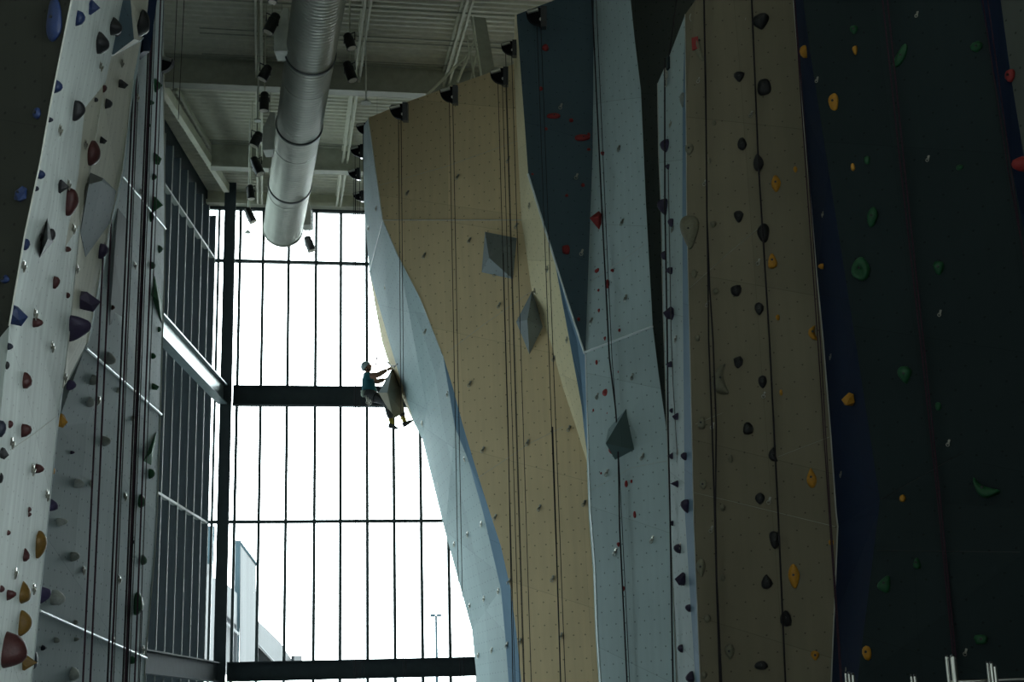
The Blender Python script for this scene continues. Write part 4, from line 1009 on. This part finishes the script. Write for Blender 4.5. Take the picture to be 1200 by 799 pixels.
pendant(428.8, 0, 121, 28, 'star-shaped grey sensor on a rod above the tan tower corner', .09)

# ------------------------------------------------------------------ chrome uprights at the lower right
def post(px, py, Y, wpx, label):
    c = P(px, py, Y); r = wpx / 2 * (c - CAM).length / F_
    bm = B(); tube(bm, [Vector((c.x, c.y, 0)), Vector((c.x, c.y, c.z - .01)), c], [r, r, r * .9], 16)
    t = tag(new_obj('chrome_post', bm, M_chrome), label, 'post', 'chrome uprights at the lower right')
    bm = B(); tube(bm, [c, c + GZ * .015], [r * .9, r * .6], 16); new_obj('end_cap', bm, M_blackm, t)
for px, py, w_, lb_ in ((1109, 769.5, 3.5, 'slim chrome upright at the left of the tallest cluster'), (1116.5, 769.5, 7, 'thick chrome upright in the tallest cluster'), (1157, 777, 3, 'slim chrome upright at the left of the rightmost cluster'),
    (1161.5, 777.5, 4.5, 'middle chrome upright of the rightmost cluster'), (1165.5, 781, 4.5, 'right chrome upright of the rightmost cluster'), (991, 789, 3, 'left chrome upright under the navy wall'),
    (995, 789.5, 4, 'middle chrome upright under the navy wall'), (999.5, 791, 4.5, 'right chrome upright under the navy wall'), (1068, 792.5, 3, 'left chrome upright of the low pair below the teal wall'), (1072, 792.5, 4, 'right chrome upright of the low pair below the teal wall')):
    post(px, py, 11.0, w_, lb_)
bm = B(); tube(bm, [P(1112, 799, 11.1), P(1260, 793, 11.1)], .012, 10)
rl = tag(new_obj('chrome_rail', bm, M_chrome), 'thin chrome rail joining the uprights at the lower right corner', 'rail')
bm = B()
for px in (1140, 1235): c = P(px, 797, 11.1); tube(bm, [Vector((c.x, c.y, 0)), c], .012, 8); new_obj('rail_leg', bm, M_chrome, rl); bm = B()
bm.free()

# ------------------------------------------------------------------ outside
bm = B(); frame_box(bm, Vector((0, 90, -.6)), X1, Y1, GZ, 160, 85, .1); 
for v in bm.verts: v.co.y = max(v.co.y, 46)
tag(new_obj('ground', bm, M_asph), 'grey paved ground outside the windows', kind='structure')
bd = thing('outdoor_building', 'pale modern building with sloping roof seen outside the lower window panes', 'building', Vector((-14, 70, -.5)))
def slab(name, pix, Y, back, mt, z0=None):
    pts = [P(x, y, Y if not isinstance(Y, (list, tuple)) else Y[i]) for i, (x, y) in enumerate(pix)]
    bm = B(); quad_slab(bm, pts, back); return new_obj(name, bm, mt, bd)
slab('tower_side', [(272, 633), (281.8, 633), (280, 790), (270, 790)], [72, 70, 70, 72], (-1.55, 8, 0), M_bblue)
slab('tower_front', [(281.8, 637), (300, 661), (299.5, 790), (281, 790)], [70, 76, 76, 70], (-.8, 4, 0), M_bwhite)
slab('coping', [(281.4, 633), (281.4, 637.5), (300.5, 661.8), (300.5, 658.5)], [69.8, 69.8, 75.8, 75.8], (-.2, 1, 0), M_bblue)
slab('low_block', [(240, 672), (263, 682), (277.6, 695), (277, 790), (240, 790)], 69, (-2, .8, 0), M_bwhite)
slab('left_wing', [(236, 616), (252, 616), (250, 662), (236, 657)], 74, (-3, 5, 0), M_bblue)
slab('wing_wall', [(230, 655), (250, 663), (249, 790), (230, 790)], 73, (-3, 4, 0), M_bwhite)
w1 = slab('window', [(269.5, 734), (278, 743), (277.6, 790), (269.5, 790)], 68.95, (0, .04, 0), M_bdark)
slab('window', [(263, 719), (277.5, 733), (277.5, 737), (263, 724)], 68.95, (0, .04, 0), M_bdark)
slab('ledge', [(263, 727), (278.6, 741), (278.6, 743.5), (263, 729.5)], 68.6, (0, .4, 0), M_bwhite)
slab('sloped_wing', [(300, 725), (328, 752), (343, 774), (343, 792), (299, 792)], [77, 80, 82, 82, 77], (-1.1, 6, 0), M_bwhite)
slab('wing_glazing', [(302, 757), (321, 777), (324, 790), (302, 790)], 76.5, (0, .2, 0), M_bdark)
slab('ledge', [(301.5, 753), (324, 778), (324, 780.5), (301.5, 756)], 76.2, (0, .3, 0), M_bwhite)
slab('chimney', [(341.4, 768), (344.6, 768), (344.6, 790), (341.4, 790)], 81, (.3, 1, 0), M_bdark)
lp = P(511, 722, 75); t = thing('street_lamp', 'slim double-headed street lamp standing far outside the window', 'street lamp', Vector((lp.x, lp.y, -.5)))
bm = B(); tube(bm, [Vector((lp.x, lp.y, -.5)), lp], [.10, .06], 8); new_obj('pole', bm, M_bblue, t)
for s in (-1, 1): bm = B(); frame_box(bm, lp + X1 * (s * .17) + GZ * .05, X1, Y1, GZ, .13, .12, .06); new_obj('lamp_head', bm, M_bblue, t)
bm = B(); frame_box(bm, lp, X1, Y1, GZ, .2, .03, .02); new_obj('crossarm', bm, M_bblue, t)

# ------------------------------------------------------------------ the climber
CY = 30.75
def J(x, y, dy=0): return P(x, y, CY + dy)
KP = (J(430, 440) - CAM).length / F_            # metres per pixel there
cl = thing('person', 'climber in teal t-shirt, pale helmet and dark trousers straddling the wedge volume', 'person', J(433, 461))
def skin(name, joints, edges, mt, parent, root=0, sub=2):
    me = bpy.data.meshes.new(name); me.from_pydata([j[0] for j in joints], edges, []); me.materials.append(mt)
    o = bpy.data.objects.new(name, me); COL.objects.link(o)
    sk = o.modifiers.new('skin', 'SKIN'); sk.use_smooth_shade = True
    for i, j in enumerate(joints):
        rr = j[1] if isinstance(j[1], tuple) else (j[1], j[1]); me.skin_vertices[0].data[i].radius = rr
    me.skin_vertices[0].data[root].use_root = True
    sb = o.modifiers.new('sub', 'SUBSURF'); sb.levels = sub; sb.render_levels = sub
    o.parent = parent; o.matrix_parent_inverse = parent.matrix_basis.inverted(); return o
sh_n, sh_f = J(431.3, 440.6, -.17), J(432.3, 440.6, .17)
el_n, ha_n = J(442.5, 439.5, -.22), J(453.5, 433.3, -.12)
el_f, ha_f = J(441, 447.5, .24), J(450.5, 444.5, .12)
hip_n, hip_f = J(434, 463.5, -.10), J(435, 463.5, .10)
kn_n, kn_f = J(453.5, 471, -.22), J(466, 471, .22)
an_n, an_f = J(458.8, 495.3, -.18), J(473.8, 492.6, .12)
body = skin('body', [(J(433.5, 461.5), (.09, .10)), (J(431.5, 453.5), (.11, .14)), (J(431, 445), (.12, .16)), (J(430.6, 438), .065), (J(430.4, 434.5), .065),
    (sh_n, .08), (el_n, .068), (ha_n, .045), (sh_f, .08), (el_f, .068), (ha_f, .045),
    (hip_n, .085), (kn_n, .058), (an_n, .038), (hip_f, .085), (kn_f, .058), (an_f, .038)],
    [(0, 1), (1, 2), (2, 3), (3, 4), (2, 5), (5, 6), (6, 7), (2, 8), (8, 9), (9, 10), (0, 11), (11, 12), (12, 13), (0, 14), (14, 15), (15, 16)], M_skin, cl)
skin('t_shirt', [(J(434.6, 466), (.17, .19)), (J(432, 456), (.155, .175)), (J(431.5, 445.5), (.165, .19)), (J(430.8, 439), (.095, .11)), (sh_n, .10), (lerp(sh_n, el_n, .5), .082), (sh_f, .10), (lerp(sh_f, el_f, .5), .082)],
     [(0, 1), (1, 2), (2, 3), (2, 4), (4, 5), (2, 6), (6, 7)], M_shirt, cl)
skin('trousers', [(J(433.6, 462), (.14, .16)), (J(432.4, 454.8), (.145, .165)), (hip_n, .125), (kn_n, .095), (lerp(kn_n, an_n, .82), .072), (hip_f, .125), (kn_f, .095), (lerp(kn_f, an_f, .82), .072)],
     [(0, 1), (0, 2), (2, 3), (3, 4), (0, 5), (5, 6), (6, 7)], M_pants, cl)
for a_, k_ in ((an_n, kn_n), (an_f, kn_f)):
    bm = B(); d = (a_ - k_).normalized(); tube(bm, [a_ - d * .09, a_ + d * .04], [.05, .046], 10); new_obj('sock', bm, M_sock, cl, smooth=True)
def shoe(a_, toe, name):
    d = (toe - a_).normalized(); sd_ = d.cross(up).normalized(); u_ = sd_.cross(d)
    bm = B(); rings = []; prof = [(-.07, .030, .05), (-.02, .042, .06), (.06, .045, .045), (.13, .042, .034), (.18, .022, .018)]
    for (s_, w_, h_) in prof:
        rings.append([bm.verts.new(a_ + d * s_ + sd_ * (w_ * math.cos(q * math.pi / 5)) + u_ * (h_ * math.sin(q * math.pi / 5) - .03)) for q in range(10)])
    for A_, B_ in zip(rings, rings[1:]):
        for q in range(10): bm.faces.new((A_[q], A_[(q + 1) % 10], B_[(q + 1) % 10], B_[q]))
    bm.faces.new(rings[0][::-1]); bm.faces.new(rings[-1]); new_obj(name, bm, M_pants, cl, smooth=True)
shoe(J(459.3, 497.6, -.18), J(467, 501, -.05), 'climbing_shoe'); shoe(J(474.6, 495.0, .12), J(483, 491, .15), 'climbing_shoe')
# head: face turned up towards the hold, helmet on the back of the skull
hc = J(430.3, 430.2); gaze = (rt * .86 + up * .42 - fw * .28).normalized(); crown = (up * .86 - rt * .42 - fw * .02); crown = (crown - gaze * crown.dot(gaze)).normalized(); ear = gaze.cross(crown)
bm = B(); bmesh.ops.create_uvsphere(bm, u_segments=24, v_segments=18, radius=1)
for v in bm.verts:
    x, y, z = v.co                       # x ear, y gaze, z crown
    w = .076; l = .098; h = .118
    if z < 0: w *= 1 + .25 * z; l *= 1 + .12 * z
    yy = y * l
    if y > .5 and abs(x) < .3: yy += .024 * math.exp(-((x / .14) ** 2)) * math.exp(-((z + .12) / .16) ** 2)      # nose
    if y > .5: yy -= .010 * math.exp(-(((abs(x) - .35) / .16) ** 2)) * math.exp(-((z - .08) / .12) ** 2)            # eye sockets
    if y > .4: yy += .006 * math.exp(-((x / .3) ** 2)) * math.exp(-((z + .48) / .08) ** 2)                          # lips
    if y > .3 and z < -.7: yy += .012                                                                              # chin
    v.co = hc + ear * (x * w) + gaze * yy + crown * (z * h)
for s in (-1, 1):
    for q in range(1):
        e = bmesh.ops.create_uvsphere(bm, u_segments=8, v_segments=6, radius=1)
        for v in e['verts']: v.co = hc + ear * (s * .076 + v.co.x * .010) + gaze * (-.005 + v.co.y * .018) + crown * (-.01 + v.co.z * .03)
hd = new_obj('head', bm, M_skin, cl, smooth=True)
for s in (-1, 1):
    bm = B(); bmesh.ops.create_uvsphere(bm, u_segments=10, v_segments=8, radius=.012, matrix=Matrix.Translation(hc + ear * (s * .030) + gaze * .083 + crown * .012)); new_obj('eye', bm, M_hair, hd, smooth=True)
bm = B(); tube(bm, [hc + gaze * .094 + ear * -.02 - crown * .055, hc + gaze * .1 - crown * .056, hc + gaze * .094 + ear * .02 - crown * .055], .004, 6); new_obj('mouth', bm, mat('lip', (.2, .07, .06), .5), hd)
bm = B(); bmesh.ops.create_uvsphere(bm, u_segments=20, v_segments=14, radius=1)
for v in list(bm.verts):
    x, y, z = v.co; v.co = hc + ear * (x * .080) + gaze * (y * .099 - .006) + crown * (max(z, -.55) * .118)
for v in [v for v in bm.verts if (v.co - hc).dot(gaze) > .03 and (v.co - hc).dot(crown) < .06]: v.co -= gaze * .05
new_obj('hair', bm, M_hair, hd, smooth=True)
bm = B(); bmesh.ops.create_uvsphere(bm, u_segments=24, v_segments=16, radius=1); hcr = (crown - gaze * .45).normalized(); hg = ear.cross(hcr)
for v in list(bm.verts):
    x, y, z = v.co
    rr = 1 + .03 * math.cos(6 * math.atan2(x, y)) * (1 if z > .1 else 0)
    v.co = hc + ear * (x * .1 * rr) + hcr * (max(z, -.12) * .128 + .018) - gaze * .010 - hg * (y * .125 * rr)
new_obj('helmet', bm, M_helm, cl, smooth=True)
bm = B(); tube(bm, [hc + ear * .085 + crown * .03, hc + ear * .06 - crown * .07 + gaze * .03, hc - crown * .115 + gaze * .045, hc - ear * .06 - crown * .07 + gaze * .03, hc - ear * .085 + crown * .03], .006, 6); new_obj('chin_strap', bm, M_blackm, cl)
# hands: palm, four curled fingers of different lengths and a thumb each
def hand(wrist, elbow, tgt_dir, name):
    d = (wrist - elbow).normalized(); d = (d * .6 + tgt_dir * .4).normalized(); s_ = d.cross(fw).normalized() if abs(d.dot(fw)) < .9 else rt; n_ = s_.cross(d)
    js = [(wrist - d * .01, .026), (wrist + d * .05, (.022, .036)), (wrist + d * .085, (.018, .036))]; es = [(0, 1), (1, 2)]
    for i, L_ in enumerate((.068, .078, .072, .055)):
        o_ = s_ * ((i - 1.5) * .021); b0 = wrist + d * .09 + o_; b = len(js)
        js += [(b0, .0095), (b0 + d * L_ * .45 + n_ * .012, .009), (b0 + d * L_ * .65 + n_ * .038, .0085), (b0 + d * L_ * .5 + n_ * .058, .0075)]
        es += [(2, b), (b, b + 1), (b + 1, b + 2), (b + 2, b + 3)]
    b = len(js); t0 = wrist + d * .03 - s_ * .035
    js += [(t0, .011), (t0 + d * .03 - s_ * .022 + n_ * .012, .010), (t0 + d * .055 - s_ * .018 + n_ * .03, .0085)]; es += [(1, b), (b, b + 1), (b + 1, b + 2)]
    return skin(name, js, es, M_skin, body, 0, 1)
hand(ha_n, el_n, (rt * .8 + up * .2).normalized(), 'hand'); hand(ha_f, el_f, (rt * .9).normalized(), 'hand')
# harness and chalk bag
bm = B(); pts = [J(433.4, 461) + rt * (.172 * math.cos(q * math.pi / 8)) + fw * (.19 * math.sin(q * math.pi / 8)) + up * (.02 * math.cos(q * math.pi / 8)) for q in range(17)]
tube(bm, pts, .02, 6, cap=False); new_obj('harness_belt', bm, M_blackm, cl)
for h_, k_ in ((hip_n, kn_n), (hip_f, kn_f)):
    c_ = lerp(h_, k_, .3); d = (k_ - h_).normalized(); s_ = d.cross(up).normalized(); u_ = s_.cross(d)
    bm = B(); tube(bm, [c_ + s_ * (.115 * math.cos(q * math.pi / 8)) + u_ * (.115 * math.sin(q * math.pi / 8)) for q in range(17)], .016, 6, cap=False); new_obj('leg_loop', bm, M_blackm, cl)
bm = B(); c_ = J(426.2, 461, -.1); tube(bm, [c_ + up * .075, c_ + up * .05, c_ - up * .05, c_ - up * .08], [.058, .062, .06, .03], 14); cb = tag(new_obj('chalk_bag', bm, mat('sage_fabric', (.22, .27, .22), .9), cl, smooth=True), 'sage green chalk bag at the hip')
for i, (x, y, x2, y2) in enumerate(((429, 463, 430, 470), (431, 464, 432.5, 472), (433.5, 465, 434.5, 470.5))):
    bm = B(); a_, b_ = J(x, y, -.16), J(x2, y2, -.16); tube(bm, [a_, lerp(a_, b_, .6), b_], [.007, .012, .014], 6)
    pts = [b_ - up * .03 + rt * (.02 * math.cos(q * math.pi / 5)) + up * (.03 * math.sin(q * math.pi / 5)) for q in range(11)]; tube(bm, pts, .006, 6, cap=False); new_obj('quickdraw', bm, M_silver, cl)
# sling and carabiner between the climber's hand and the wall
t = thing('rope_sling', 'short dark sling and carabiner between climber\'s hand and wall', 'sling', J(461, 430))
bm = B(); tube(bm, [P(453.5, 423.5, 30.6), P(458, 428, 30.4), P(461.5, 430, 30.2), P(465.5, 426.5, 29.9)], .016, 6); new_obj('strap', bm, M_blackm, t)
bm = B(); c_ = P(461, 430.5, 30.2); tube(bm, [c_ + rt * (.03 * math.cos(q * math.pi / 6)) + up * (.05 * math.sin(q * math.pi / 6)) for q in range(13)], .008, 6, cap=False); new_obj('carabiner', bm, M_silver, t)
for x, y, c in ((441.5, 419.5, 'upper'), (440.7, 426.5, 'lower')):
    bm = hold_bm('r', .022, .035 if c == 'upper' else .02, .02, random.Random(int(x)))
    o = new_obj('rope_marker', bm, hold_mat('red'), None, smooth=True); o.matrix_world = place_matrix(P(x, y, 30.9), rt, up, -fw)
    tag(o, f'tiny dark red tag on the thin cord above the climber\'s hand, the {c} of two', 'tag')
rope('thin cord hanging from the roof just before the climber', [P(442, 100, 30.9) * 1, P(441.3, 452, 30.9)], .002, M_rope)
